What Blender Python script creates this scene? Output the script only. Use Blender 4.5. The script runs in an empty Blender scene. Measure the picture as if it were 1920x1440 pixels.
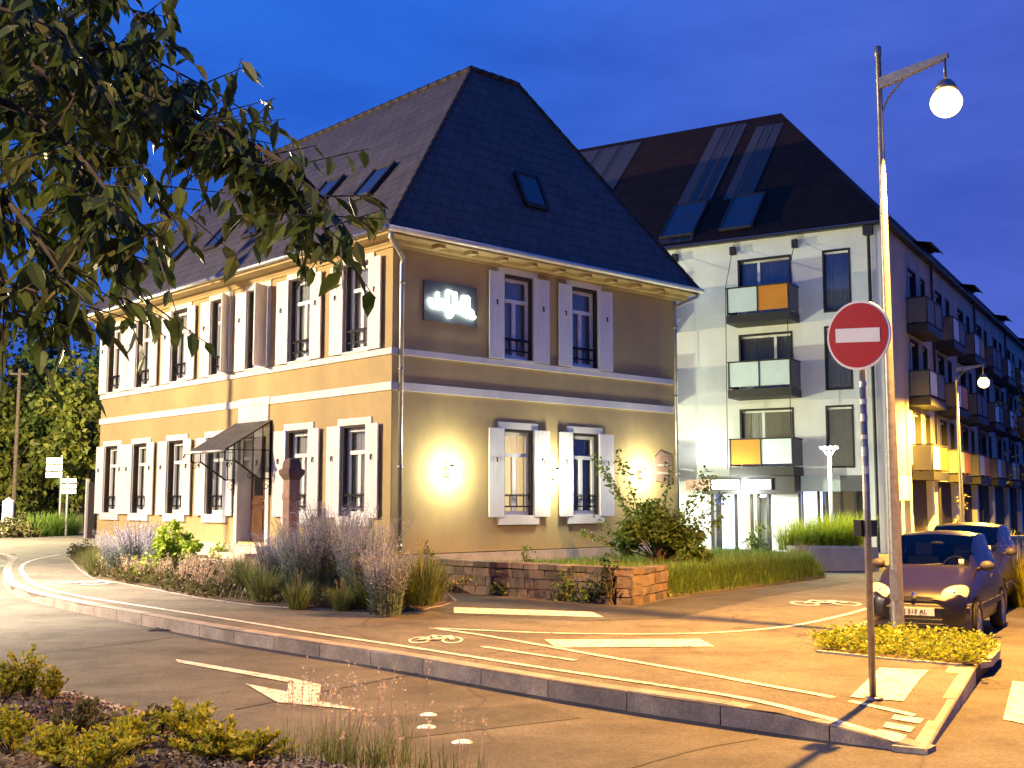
import bpy, math, random
from mathutils import Vector, Matrix
R = math.radians
rnd = random.Random(7)
SC = bpy.context.scene
COL = SC.collection

# ------------------------------------------------------------------ camera model (used to survey real points on real planes)
FPX, PITCH, CAMH = 2121.0, R(6.0), 1.9
def ray(px, py):
    cx, cy = px - 960.0, 720.0 - py
    c, s = math.cos(PITCH), math.sin(PITCH)
    return (cx, FPX * c - cy * s, FPX * s + cy * c)
def G(px, py, z=0.0):
    d = ray(px, py); t = (z - CAMH) / d[2]
    return (d[0] * t, d[1] * t, z)
def AT(px, py, Y):
    d = ray(px, py); t = Y / d[1]
    return (d[0] * t, Y, CAMH + d[2] * t)

# ------------------------------------------------------------------ node materials
MATS = {}
def newmat(name):
    m = bpy.data.materials.new(name); m.use_nodes = True
    nt = m.node_tree; nt.nodes.clear()
    o = nt.nodes.new('ShaderNodeOutputMaterial')
    MATS[name] = m
    return m, nt, o
def N(nt, t, **kw):
    n = nt.nodes.new(t)
    for k, v in kw.items():
        if k in n.inputs.keys() if isinstance(k, str) else False:
            n.inputs[k].default_value = v
        else:
            setattr(n, k, v)
    return n
def L(nt, a, b): nt.links.new(a, b)
def c4(c): return (c[0], c[1], c[2], 1.0)
def ramp(nt, fac, stops):
    r = nt.nodes.new('ShaderNodeValToRGB')
    e = r.color_ramp.elements
    while len(e) < len(stops): e.new(0.5)
    for i, (p, c) in enumerate(stops):
        e[i].position = p; e[i].color = c4(c) if len(c) == 3 else c
    L(nt, fac, r.inputs[0]); return r.outputs[0]
def mixc(nt, fac, a, b, mode='MIX'):
    m = nt.nodes.new('ShaderNodeMix'); m.data_type = 'RGBA'; m.blend_type = mode
    if isinstance(fac, (int, float)): m.inputs[0].default_value = fac
    else: L(nt, fac, m.inputs[0])
    for i, x in ((6, a), (7, b)):
        if isinstance(x, (tuple, list)): m.inputs[i].default_value = c4(x)
        else: L(nt, x, m.inputs[i])
    return m.outputs[2]
def coords(nt, kind='Object', scale=(1, 1, 1)):
    t = nt.nodes.new('ShaderNodeTexCoord'); mp = nt.nodes.new('ShaderNodeMapping')
    mp.inputs['Scale'].default_value = scale
    L(nt, t.outputs[kind], mp.inputs[0]); return mp.outputs[0]
def noise(nt, vec, scale, detail=4, rough=0.55):
    n = nt.nodes.new('ShaderNodeTexNoise'); n.inputs['Scale'].default_value = scale
    n.inputs['Detail'].default_value = detail; n.inputs['Roughness'].default_value = rough
    if vec is not None: L(nt, vec, n.inputs['Vector'])
    return n.outputs['Fac']
def bump(nt, h, strength=0.3, dist=0.02):
    b = nt.nodes.new('ShaderNodeBump'); b.inputs['Strength'].default_value = strength
    b.inputs['Distance'].default_value = dist; L(nt, h, b.inputs['Height']); return b.outputs[0]
def surf(name, col, rough=0.8, var=0.12, scale=3.0, bmp=0.15, bscale=60.0, metal=0.0, spec=0.4, dirt=None, coat=0.0, bdist=0.01):
    """plain surface: a colour with slow and fine variation and a fine bump"""
    m, nt, o = newmat(name)
    p = nt.nodes.new('ShaderNodeBsdfPrincipled'); v = coords(nt)
    lo = tuple(max(0, x * (1 - var)) for x in col); hi = tuple(min(1, x * (1 + var)) for x in col)
    c = ramp(nt, noise(nt, v, scale, 6), [(0.3, lo), (0.7, hi)])
    if dirt:
        f = ramp(nt, noise(nt, coords(nt, scale=(1, 1, .35)), scale * .7, 8, .7), [(0.46, (0, 0, 0)), (0.72, (1, 1, 1))])
        mm = nt.nodes.new('ShaderNodeMath'); mm.operation = 'MULTIPLY'; mm.inputs[1].default_value = .55
        L(nt, f, mm.inputs[0]); c = mixc(nt, mm.outputs[0], c, dirt)
    L(nt, c, p.inputs['Base Color'])
    p.inputs['Roughness'].default_value = rough; p.inputs['Metallic'].default_value = metal
    p.inputs['Specular IOR Level'].default_value = spec
    p.inputs['Coat Weight'].default_value = coat; p.inputs['Coat Roughness'].default_value = .05
    if bmp > 0: L(nt, bump(nt, noise(nt, v, bscale, 3), bmp, bdist), p.inputs['Normal'])
    L(nt, p.outputs[0], o.inputs[0]); return m
def leafmat(name, cols, transl=0.35, rough=0.5):
    m, nt, o = newmat(name)
    g = nt.nodes.new('ShaderNodeNewGeometry')
    n = len(cols)
    c = ramp(nt, g.outputs['Random Per Island'], [(i / max(1, n - 1), x) for i, x in enumerate(cols)])
    p = nt.nodes.new('ShaderNodeBsdfPrincipled'); L(nt, c, p.inputs['Base Color'])
    p.inputs['Roughness'].default_value = rough; p.inputs['Specular IOR Level'].default_value = .35
    t = nt.nodes.new('ShaderNodeBsdfTranslucent'); L(nt, c, t.inputs[0])
    mx = nt.nodes.new('ShaderNodeMixShader'); mx.inputs[0].default_value = transl
    L(nt, p.outputs[0], mx.inputs[1]); L(nt, t.outputs[0], mx.inputs[2]); L(nt, mx.outputs[0], o.inputs[0]); return m
def emit(name, col, s):
    m, nt, o = newmat(name)
    e = nt.nodes.new('ShaderNodeEmission'); e.inputs[0].default_value = c4(col); e.inputs[1].default_value = s
    L(nt, e.outputs[0], o.inputs[0]); return m
def glass(name, tint=(.8, .85, .9), through=0.75, rough=0.02):
    m, nt, o = newmat(name)
    t = nt.nodes.new('ShaderNodeBsdfTransparent'); t.inputs[0].default_value = c4(tint)
    g = nt.nodes.new('ShaderNodeBsdfGlossy'); g.inputs['Roughness'].default_value = rough
    g.inputs[0].default_value = (.9, .9, .9, 1)
    f = nt.nodes.new('ShaderNodeFresnel'); f.inputs[0].default_value = 1.5
    ad = nt.nodes.new('ShaderNodeMath'); ad.operation = 'ADD'; ad.inputs[1].default_value = (1 - through) * .35; ad.use_clamp = True
    L(nt, f.outputs[0], ad.inputs[0])
    mx = nt.nodes.new('ShaderNodeMixShader'); L(nt, ad.outputs[0], mx.inputs[0])
    L(nt, t.outputs[0], mx.inputs[1]); L(nt, g.outputs[0], mx.inputs[2]); L(nt, mx.outputs[0], o.inputs[0]); return m

surf('plaster_ochre', (.46, .345, .155), .9, .12, .9, .3, 90, dirt=(.33, .25, .14))
surf('trim_white', (.74, .71, .66), .75, .06, 2, .1, 80, dirt=(.5, .47, .42))
surf('shutter_white', (.76, .73, .70), .5, .04, 3, .12, 40, dirt=(.6, .57, .53))
surf('plinth_stone', (.50, .42, .34), .9, .18, 2.5, .4, 40, dirt=(.28, .24, .18))
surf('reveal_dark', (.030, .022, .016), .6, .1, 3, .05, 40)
surf('frame_white', (.78, .77, .75), .4, .03, 5, 0)
surf('iron_black', (.025, .02, .018), .45, .2, 20, .15, 90, metal=.6)
surf('zinc', (.42, .41, .38), .42, .2, 6, .1, 30, metal=.75)
surf('zinc_pale', (.62, .60, .55), .5, .12, 6, .1, 30, metal=.2)
surf('room_dark', (.16, .145, .13), .9, .1, 2, 0)
m_, n_, o_ = newmat('curtain'); d_ = n_.nodes.new('ShaderNodeBsdfDiffuse'); d_.inputs[0].default_value = (.80, .78, .74, 1); t_ = n_.nodes.new('ShaderNodeBsdfTranslucent'); t_.inputs[0].default_value = (.62, .60, .56, 1)
x_ = n_.nodes.new('ShaderNodeMixShader'); x_.inputs[0].default_value = .45; L(n_, d_.outputs[0], x_.inputs[1]); L(n_, t_.outputs[0], x_.inputs[2]); L(n_, x_.outputs[0], o_.inputs[0])
surf('door_wood', (.10, .045, .02), .45, .3, 5, .15, 40)
surf('sandstone', (.33, .21, .15), .9, .25, 5, .5, 40, dirt=(.14, .08, .06))
surf('sandstone_dark', (.16, .10, .075), .9, .25, 5, .5, 40)
surf('render_white', (.72, .72, .68), .9, .07, .8, .15, 70, dirt=(.50, .50, .47))
surf('render_grey', (.30, .30, .31), .9, .06, .8, .1, 70)
surf('metal_dark', (.028, .026, .026), .5, .15, 4, .05, 50, metal=.2)
surf('panel_orange', (.52, .20, .02), .45, .06, 3, .03, 40)
surf('panel_pale', (.55, .64, .62), .35, .05, 3, .03, 40)
surf('panel_grey', (.10, .10, .11), .5, .08, 3, .05, 40)
surf('galvanised', (.27, .26, .245), .42, .22, 14, .06, 50, metal=.7)
surf('concrete', (.42, .39, .34), .9, .15, 2, .25, 50, dirt=(.28, .25, .2))
surf('sign_red', (.42, .012, .014), .35, .05, 3, .02, 40)
surf('sign_white', (.80, .79, .77), .35, .03, 3, .02, 40)
surf('sign_blue', (.05, .06, .25), .4, .05, 3, 0)
surf('bark', (.075, .055, .04), .95, .35, 8, .7, 30)
surf('soil', (.075, .05, .032), .95, .3, 6, .8, 40, bdist=.03)
surf('earth', (.09, .08, .05), .95, .3, .5, .5, 20)
surf('car_purple', (.007, .0045, .014), .34, .05, 2, 0, metal=0, coat=.2)
surf('car_black', (.008, .008, .010), .35, .05, 2, 0, metal=0, coat=.3)
surf('bumper_grey', (.045, .040, .040), .55, .08, 6, .05, 90)
surf('rubber', (.018, .017, .017), .85, .2, 10, .2, 60)
surf('rim_silver', (.42, .41, .40), .35, .1, 8, 0, metal=.8)
surf('chrome', (.75, .73, .70), .15, .05, 8, 0, metal=1)
surf('plate_white', (.75, .72, .62), .4, .02, 3, 0)
surf('ink', (.02, .02, .025), .6, 0, 3, 0)
surf('seat_cloth', (.06, .06, .065), .9, .1, 8, 0)
surf('lens_clear', (.66, .55, .36), .18, .08, 22, .25, 40, spec=.8, coat=1)
surf('sign_panel', (.10, .105, .10), .55, .05, 3, .02, 40)
surf('bollard_ochre', (.62, .40, .14), .8, .1, 3, .1, 40)
glass('pane_glass', (.86, .90, .93), .75)
glass('canopy_glass', (.62, .68, .72), .6)
glass('car_glass', (.42, .44, .46), 1.0)
emit('lamp_bowl', (1.0, .66, .20), 5.5)
emit('wall_globe', (1.0, .90, .58), 70)
emit('letter_glow', (.86, 1.0, .97), 16)
emit('entrance_glow', (.93, .96, 1.0), 14)
emit('room_warm', (1.0, .70, .30), 6.5)
emit('door_light', (.86, .93, 1.0), 2.2)
emit('door_light_warm', (1.0, .80, .58), 1.3)
emit('post_glow', (.93, 1.0, .88), 14)
emit('strip_glow', (1.0, 1.0, .72), .42)
leafmat('leaf_cherry', [(.034, .054, .012), (.068, .10, .02), (.13, .155, .035), (.05, .072, .015), (.22, .20, .06)], .45, .36)
leafmat('leaf_dark', [(.008, .014, .005), (.025, .035, .008), (.05, .06, .012)], .3)
leafmat('leaf_bright', [(.05, .07, .01), (.12, .14, .02), (.20, .20, .035), (.07, .09, .015)], .35)
leafmat('leaf_bush', [(.05, .095, .015), (.11, .18, .03), (.20, .27, .055), (.07, .12, .02)], .4)
leafmat('leaf_lime', [(.14, .24, .015), (.26, .36, .025), (.36, .44, .06)], .4)
leafmat('leaf_russet', [(.08, .05, .025), (.10, .10, .03), (.06, .075, .02), (.17, .11, .06), (.09, .12, .035)], .3)
leafmat('leaf_sage', [(.09, .13, .085), (.14, .19, .13), (.19, .24, .18), (.07, .11, .05)], .3)
leafmat('flower_sage', [(.30, .27, .42), (.40, .37, .52), (.48, .45, .58), (.23, .21, .32)], .35)
leafmat('blade_green', [(.06, .085, .018), (.12, .15, .035), (.20, .22, .075), (.09, .11, .04)], .35)
leafmat('blade_lime', [(.18, .25, .015), (.33, .40, .03), (.42, .45, .06)], .45)
leafmat('blade_lawn', [(.08, .16, .02), (.14, .24, .03), (.24, .30, .07), (.10, .18, .025)], .45)
leafmat('leaf_gold', [(.20, .20, .015), (.42, .38, .02), (.13, .17, .02), (.58, .46, .03)], .4)
leafmat('leaf_cover', [(.12, .16, .012), (.22, .27, .02), (.32, .34, .03), (.09, .12, .015)], .4)
leafmat('flower_pink', [(.50, .36, .27), (.66, .50, .40), (.42, .30, .20)], .35)
leafmat('undergrowth', [(.05, .07, .02), (.10, .09, .04), (.14, .15, .05), (.12, .07, .04), (.18, .15, .09), (.07, .09, .025)], .3)
leafmat('straw', [(.22, .17, .08), (.32, .26, .13), (.16, .13, .05)], .3)
leafmat('chips', [(.06, .045, .035), (.17, .13, .10), (.30, .24, .19), (.10, .075, .055), (.24, .19, .15), (.42, .35, .29)], 0, .9)

def brickmat(name, c1, c2, mortar, bw, rh, msize, bmp, rough=.85, uv=True, squash=1.0, spec=.4, offs=.5):
    m, nt, o = newmat(name)
    v = coords(nt, 'UV' if uv else 'Object')
    b = nt.nodes.new('ShaderNodeTexBrick')
    b.inputs['Scale'].default_value = 1.0; b.inputs['Brick Width'].default_value = bw; b.inputs['Row Height'].default_value = rh
    b.inputs['Mortar Size'].default_value = msize; b.inputs['Mortar Smooth'].default_value = .3; b.inputs['Bias'].default_value = 0
    b.inputs['Color1'].default_value = c4(c1); b.inputs['Color2'].default_value = c4(c2); b.inputs['Mortar'].default_value = c4(mortar)
    b.offset = offs
    L(nt, v, b.inputs['Vector'])
    c = mixc(nt, .35, b.outputs['Color'], ramp(nt, noise(nt, v, 1.3, 7, .7), [(.35, tuple(x * .55 for x in c1)), (.7, tuple(x * 1.5 for x in c2))]))
    p = nt.nodes.new('ShaderNodeBsdfPrincipled'); L(nt, c, p.inputs['Base Color'])
    p.inputs['Roughness'].default_value = rough; p.inputs['Specular IOR Level'].default_value = spec
    # each row laps the next: saw-tooth height along v
    sx = nt.nodes.new('ShaderNodeSeparateXYZ'); L(nt, v, sx.inputs[0])
    d = nt.nodes.new('ShaderNodeMath'); d.operation = 'DIVIDE'; d.inputs[1].default_value = rh; L(nt, sx.outputs['Y'], d.inputs[0])
    fr = nt.nodes.new('ShaderNodeMath'); fr.operation = 'FRACT'; L(nt, d.outputs[0], fr.inputs[0])
    ad = nt.nodes.new('ShaderNodeMath'); ad.operation = 'MULTIPLY_ADD'; ad.inputs[1].default_value = -1.0 if bmp > 0 else 0.0
    L(nt, fr.outputs[0], ad.inputs[0]); L(nt, b.outputs['Fac'], ad.inputs[2])
    inv = nt.nodes.new('ShaderNodeMath'); inv.operation = 'MULTIPLY_ADD'; inv.inputs[1].default_value = -.5
    L(nt, b.outputs['Fac'], inv.inputs[0]); L(nt, ad.outputs[0], inv.inputs[2])
    L(nt, bump(nt, inv.outputs[0], abs(bmp), .03), p.inputs['Normal'])
    L(nt, p.outputs[0], o.inputs[0]); return m
brickmat('roof_tile', (.068, .060, .055), (.092, .081, .074), (.022, .018, .016), .34, .30, .018, .7, .6, spec=.35)
brickmat('roof_slate', (.034, .017, .011), (.043, .023, .015), (.016, .010, .007), .5, .28, .012, .3, .8, spec=.12)

def asphalt(name, base, patch, fine=.35):
    m, nt, o = newmat(name); v = coords(nt)
    a = ramp(nt, noise(nt, coords(nt, scale=(1, 1.15, 1)), .42, 7, .68), [(.36, patch), (.60, base)])
    g = ramp(nt, noise(nt, v, 130, 2, .7), [(.3, (1 - fine,) * 3), (.7, (1 + fine * .6,) * 3)])
    c = mixc(nt, 1.0, a, g, 'MULTIPLY')
    g2 = ramp(nt, noise(nt, v, 28, 3, .75), [(.36, (.62, .62, .62)), (.5, (1, 1, 1)), (.64, (1.4, 1.38, 1.35))]); c = mixc(nt, .8, c, g2, 'MULTIPLY')
    g3 = ramp(nt, noise(nt, coords(nt, scale=(1, 1.25, 1)), 1.0, 7, .7), [(.38, (.74, .74, .75)), (.55, (1.05, 1.05, 1.05))]); c = mixc(nt, 1.0, c, g3, 'MULTIPLY')
    st = ramp(nt, noise(nt, coords(nt, scale=(1, .8, 1)), 1.3, 8, .75), [(.50, (1, 1, 1)), (.68, (.62, .60, .59))])
    c = mixc(nt, 1.0, c, st, 'MULTIPLY')
    vo = nt.nodes.new('ShaderNodeTexVoronoi'); vo.feature = 'DISTANCE_TO_EDGE'; vo.inputs['Scale'].default_value = .22
    dv = nt.nodes.new('ShaderNodeVectorMath'); dv.operation = 'ADD'
    nn = nt.nodes.new('ShaderNodeTexNoise'); nn.inputs['Scale'].default_value = .9; L(nt, v, nn.inputs['Vector'])
    L(nt, v, dv.inputs[0]); L(nt, nn.outputs['Color'], dv.inputs[1]); L(nt, dv.outputs[0], vo.inputs['Vector'])
    cr = ramp(nt, vo.outputs['Distance'], [(0.0, (.55, .53, .52)), (.006, (1, 1, 1))])
    c = mixc(nt, 1.0, c, cr, 'MULTIPLY')
    p = nt.nodes.new('ShaderNodeBsdfPrincipled'); L(nt, c, p.inputs['Base Color'])
    p.inputs['Roughness'].default_value = .82; p.inputs['Specular IOR Level'].default_value = .3
    L(nt, bump(nt, noise(nt, v, 110, 3, .7), .5, .012), p.inputs['Normal']); L(nt, p.outputs[0], o.inputs[0]); return m
asphalt('asphalt_road', (.125, .113, .102), (.070, .063, .058), .5)
asphalt('asphalt_walk', (.145, .126, .108), (.098, .086, .075), .5)
asphalt('asphalt_dark', (.075, .068, .062), (.058, .053, .05))
def paint(name, col):
    m, nt, o = newmat(name); v = coords(nt)
    w = ramp(nt, noise(nt, v, 9, 9, .78), [(.40, (.17, .15, .13)), (.50, col)])
    g = ramp(nt, noise(nt, v, 120, 2, .7), [(.3, (.8,) * 3), (.7, (1.05,) * 3)])
    p = nt.nodes.new('ShaderNodeBsdfPrincipled'); L(nt, mixc(nt, 1, w, g, 'MULTIPLY'), p.inputs['Base Color'])
    p.inputs['Roughness'].default_value = .6; L(nt, bump(nt, noise(nt, v, 110, 3), .3, .01), p.inputs['Normal'])
    L(nt, p.outputs[0], o.inputs[0])
paint('road_paint', (.66, .62, .56))
def stonemat(name, cols, bscale=60):
    m, nt, o = newmat(name); v = coords(nt)
    g = nt.nodes.new('ShaderNodeNewGeometry')
    c = ramp(nt, g.outputs['Random Per Island'], [(i / (len(cols) - 1), x) for i, x in enumerate(cols)])
    s = ramp(nt, noise(nt, v, 40, 4, .7), [(.3, (.7,) * 3), (.7, (1.25,) * 3)])
    s2 = ramp(nt, noise(nt, v, 3, 6, .7), [(.35, (.62,) * 3), (.65, (1.1,) * 3)])
    c = mixc(nt, 1, mixc(nt, 1, c, s, 'MULTIPLY'), s2, 'MULTIPLY')
    p = nt.nodes.new('ShaderNodeBsdfPrincipled'); L(nt, c, p.inputs['Base Color']); p.inputs['Roughness'].default_value = .85
    L(nt, bump(nt, noise(nt, v, bscale, 5, .65), .6, .02), p.inputs['Normal']); L(nt, p.outputs[0], o.inputs[0])
stonemat('kerb_granite', [(.27, .22, .19), (.34, .28, .25), (.30, .26, .24), (.24, .20, .18)])
stonemat('kerb_pale', [(.40, .34, .27), (.46, .40, .31), (.42, .36, .29)])
stonemat('wall_stones', [(.13, .085, .06), (.22, .145, .10), (.09, .065, .05), (.29, .20, .14), (.17, .12, .09), (.07, .055, .045)], 30)

# ------------------------------------------------------------------ mesh builder
def vadd(a, b): return (a[0] + b[0], a[1] + b[1], a[2] + b[2])
def vsub(a, b): return (a[0] - b[0], a[1] - b[1], a[2] - b[2])
def vmul(a, s): return (a[0] * s, a[1] * s, a[2] * s)
def vlen(a): return math.sqrt(a[0] ** 2 + a[1] ** 2 + a[2] ** 2)
def vn(a):
    l = vlen(a) or 1.0
    return (a[0] / l, a[1] / l, a[2] / l)
def vx(a, b): return (a[1] * b[2] - a[2] * b[1], a[2] * b[0] - a[0] * b[2], a[0] * b[1] - a[1] * b[0])
def lerp(a, b, t): return tuple(x + (y - x) * t for x, y in zip(a, b))
class MB:
    def __init__(s): s.v = []; s.f = []; s.uv = None
    def add(s, vs, fs):
        o = len(s.v); s.v.extend(vs); s.f.extend([tuple(i + o for i in f) for f in fs])
    def poly(s, *p): s.add(list(p), [tuple(range(len(p)))])
    def box(s, x0, x1, y0, y1, z0, z1):
        s.add([(x0, y0, z0), (x1, y0, z0), (x1, y1, z0), (x0, y1, z0), (x0, y0, z1), (x1, y0, z1), (x1, y1, z1), (x0, y1, z1)],
              [(0, 3, 2, 1), (4, 5, 6, 7), (0, 1, 5, 4), (1, 2, 6, 5), (2, 3, 7, 6), (3, 0, 4, 7)])
    def bar(s, a, b, w, h=None):          # square bar between two points
        h = h or w
        d = vn(vsub(b, a)); u = (0, 0, 1) if abs(d[2]) < .95 else (1, 0, 0)
        sd = vn(vx(d, u)); up = vx(sd, d)
        p = []
        for e in (a, b):
            for i, j in ((-1, -1), (1, -1), (1, 1), (-1, 1)):
                p.append(vadd(e, vadd(vmul(sd, i * w / 2), vmul(up, j * h / 2))))
        s.add(p, [(3, 2, 1, 0), (4, 5, 6, 7), (0, 1, 5, 4), (1, 2, 6, 5), (2, 3, 7, 6), (3, 0, 4, 7)])
    def tube(s, pts, rad, seg=8, cap=True):
        n = len(pts)
        if not isinstance(rad, (list, tuple)): rad = [rad] * n
        o = len(s.v); prev = None
        for i, p in enumerate(pts):
            d = vn(vsub(pts[min(i + 1, n - 1)], pts[max(i - 1, 0)]))
            if prev is None:
                u = (0, 0, 1) if abs(d[2]) < .9 else (1, 0, 0)
                a = vn(vx(d, u))
            else:
                dt = sum(x * y for x, y in zip(prev, d)); a = vn(vsub(prev, vmul(d, dt)))
            prev = a; b = vx(d, a)
            for k in range(seg):
                t = 2 * math.pi * k / seg
                s.v.append(vadd(p, vadd(vmul(a, rad[i] * math.cos(t)), vmul(b, rad[i] * math.sin(t)))))
        for i in range(n - 1):
            for k in range(seg):
                k2 = (k + 1) % seg
                s.f.append((o + i * seg + k, o + i * seg + k2, o + (i + 1) * seg + k2, o + (i + 1) * seg + k))
        if cap:
            s.f.append(tuple(o + k for k in reversed(range(seg)))); s.f.append(tuple(o + (n - 1) * seg + k for k in range(seg)))
    def ball(s, c, r, nu=12, nv=8, th0=0.0, th1=math.pi):
        if not isinstance(r, (list, tuple)): r = (r, r, r)
        o = len(s.v)
        for i in range(nv + 1):
            t = th0 + (th1 - th0) * i / nv
            for k in range(nu):
                p = 2 * math.pi * k / nu
                s.v.append((c[0] + r[0] * math.sin(t) * math.cos(p), c[1] + r[1] * math.sin(t) * math.sin(p), c[2] + r[2] * math.cos(t)))
        for i in range(nv):
            for k in range(nu):
                k2 = (k + 1) % nu
                s.f.append((o + i * nu + k, o + (i + 1) * nu + k, o + (i + 1) * nu + k2, o + i * nu + k2))
    def lathe(s, prof, c=(0, 0, 0), seg=16):
        o = len(s.v)
        for r, z in prof:
            for k in range(seg):
                t = 2 * math.pi * k / seg
                s.v.append((c[0] + r * math.cos(t), c[1] + r * math.sin(t), c[2] + z))
        for i in range(len(prof) - 1):
            for k in range(seg):
                k2 = (k + 1) % seg
                s.f.append((o + i * seg + k, o + i * seg + k2, o + (i + 1) * seg + k2, o + (i + 1) * seg + k))
    def prism(s, poly, z0, z1):           # 2D polygon (ccw) extruded in z
        n = len(poly); o = len(s.v)
        s.v.extend([(x, y, z0) for x, y in poly]); s.v.extend([(x, y, z1) for x, y in poly])
        s.f.append(tuple(o + i for i in reversed(range(n)))); s.f.append(tuple(o + n + i for i in range(n)))
        for i in range(n):
            j = (i + 1) % n; s.f.append((o + i, o + j, o + n + j, o + n + i))
    def sweep_x(s, prof, x0, x1, m=lambda p: p):   # profile of (y,z) swept along x, optional map
        n = len(prof); o = len(s.v)
        for x in (x0, x1): s.v.extend([m((x, y, z)) for y, z in prof])
        s.f.append(tuple(o + i for i in range(n))); s.f.append(tuple(o + n + i for i in reversed(range(n))))
        for i in range(n):
            j = (i + 1) % n; s.f.append((o + i, o + n + i, o + n + j, o + j))
    def wall(s, u0, u1, z0, z1, holes, m):          # flat wall with rectangular openings, m maps (u,z) to 3D
        us = sorted(set([u0, u1] + [h[0] for h in holes] + [h[1] for h in holes]))
        zs = sorted(set([z0, z1] + [h[2] for h in holes] + [h[3] for h in holes]))
        for a, b in zip(us, us[1:]):
            for c, d in zip(zs, zs[1:]):
                cu, cz = (a + b) / 2, (c + d) / 2
                if any(h[0] < cu < h[1] and h[2] < cz < h[3] for h in holes): continue
                s.poly(m(a, c), m(b, c), m(b, d), m(a, d))
    def leaf(s, p, d, side, ln, w, fold=.25, droop=.2):
        up = vx(side, d); o = len(s.v)
        def pt(t, k, dz): return vadd(p, vadd(vmul(d, ln * t), vadd(vmul(side, w * k), vmul(up, -dz * ln))))
        s.v.extend([p, pt(.3, -.46, -fold * .1 + droop * .05), pt(.3, 0, .06 + droop * .05), pt(.3, .46, -fold * .1 + droop * .05),
                    pt(.68, -.38, droop * .35 - fold * .08), pt(.68, 0, .05 + droop * .35), pt(.68, .38, droop * .35 - fold * .08), pt(1, 0, droop)])
        s.f.extend([tuple(o + i for i in f) for f in ((0, 1, 2), (0, 2, 3), (1, 4, 5, 2), (2, 5, 6, 3), (4, 7, 5), (5, 7, 6))])
    def leaf4(s, p, d, side, ln, w):
        o = len(s.v)
        s.v.extend([p, vadd(p, vadd(vmul(d, ln * .5), vmul(side, w * .5))), vadd(p, vmul(d, ln)), vadd(p, vadd(vmul(d, ln * .5), vmul(side, -w * .5)))])
        s.f.append((o, o + 1, o + 2, o + 3))
    def blade(s, p, az, lean, h, w, curl=.6):
        d = (math.cos(az), math.sin(az), 0); sd = (-math.sin(az), math.cos(az), 0); o = len(s.v)
        for t, ww in ((0, 1), (.45, .8), (.8, .45)):
            x = lean * h * (t + curl * t * t); z = h * t * (1 - .35 * curl * lean * t)
            c = (p[0] + d[0] * x, p[1] + d[1] * x, p[2] + z)
            s.v.append(vadd(c, vmul(sd, -w * ww / 2))); s.v.append(vadd(c, vmul(sd, w * ww / 2)))
        x = lean * h * (1 + curl); s.v.append((p[0] + d[0] * x, p[1] + d[1] * x, p[2] + h * (1 - .35 * curl * lean)))
        s.f.extend([(o, o + 1, o + 3, o + 2), (o + 2, o + 3, o + 5, o + 4), (o + 4, o + 5, o + 6)])
def rdir(r=rnd):
    z = r.uniform(-1, 1); a = r.uniform(0, 2 * math.pi); q = math.sqrt(1 - z * z)
    return (q * math.cos(a), q * math.sin(a), z)
def perp(d, r=rnd):
    return vn(vx(d, rdir(r)))
def mk(name, mb, mat, parent=None, smooth=False, loc=None, rz=None):
    me = bpy.data.meshes.new(name); me.from_pydata(mb.v, [], mb.f)
    me.materials.append(MATS[mat])
    if mb.uv:
        ul = me.uv_layers.new(name='UVMap'); k = 0
        for f in mb.uv:
            for q in f: ul.data[k].uv = q; k += 1
    if smooth:
        for p in me.polygons: p.use_smooth = True
    me.update()
    o = bpy.data.objects.new(name, me); COL.objects.link(o)
    if parent is not None: o.parent = parent
    if loc is not None: o.location = loc
    if rz is not None: o.rotation_euler = (0, 0, rz)
    return o
def tag(o, label=None, cat=None, group=None, kind=None):
    if label: o['label'] = label
    if cat: o['category'] = cat
    if group: o['group'] = group
    if kind: o['kind'] = kind
    return o
def thing(name, label, cat, loc=(0, 0, 0), rz=0.0, group=None):
    o = bpy.data.objects.new(name, None); COL.objects.link(o); o.empty_display_size = .2
    o.location = loc; o.rotation_euler = (0, 0, rz)
    return tag(o, label, cat, group, 'thing' if label else None)
def struct(name, mb, mat, smooth=False): return tag(mk(name, mb, mat, None, smooth), kind='structure')
def copy_tree(o, parent=None, kids=None):
    c = o.copy(); COL.objects.link(c); c.parent = parent
    for ch in list(o.children): copy_tree(ch, c)
    return c
def text_mesh(txt, size, depth=.004):
    cu = bpy.data.curves.new('text', 'FONT'); cu.body = txt; cu.size = size; cu.extrude = depth; cu.align_x = 'CENTER'; cu.align_y = 'CENTER'
    ob = bpy.data.objects.new('text', cu); COL.objects.link(ob)
    dg = bpy.context.evaluated_depsgraph_get(); me = bpy.data.meshes.new_from_object(ob.evaluated_get(dg))
    mb = MB(); mb.add([tuple(v.co) for v in me.vertices], [tuple(p.vertices) for p in me.polygons])
    bpy.data.objects.remove(ob); bpy.data.meshes.remove(me); return mb
def light(name, typ, loc, power, col, parent=None, radius=.1, angle=150, blend=.5, rot=(0, 0, 0)):
    l = bpy.data.lights.new(name, typ); l.energy = power; l.color = col; l.shadow_soft_size = radius
    if typ == 'SPOT': l.spot_size = R(angle); l.spot_blend = blend
    o = bpy.data.objects.new(name, l); COL.objects.link(o); o.location = loc; o.rotation_euler = rot
    if parent is not None: o.parent = parent
    return o

# ------------------------------------------------------------------ camera
cam = bpy.data.cameras.new('camera'); co = bpy.data.objects.new('camera', cam); COL.objects.link(co)
co.location = (0, 0, CAMH); co.rotation_euler = (R(90) + PITCH, 0, 0)
cam.sensor_width = 36; cam.lens = 36 * FPX / 1920; cam.clip_start = .1; cam.clip_end = 2000
SC.camera = co

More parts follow.
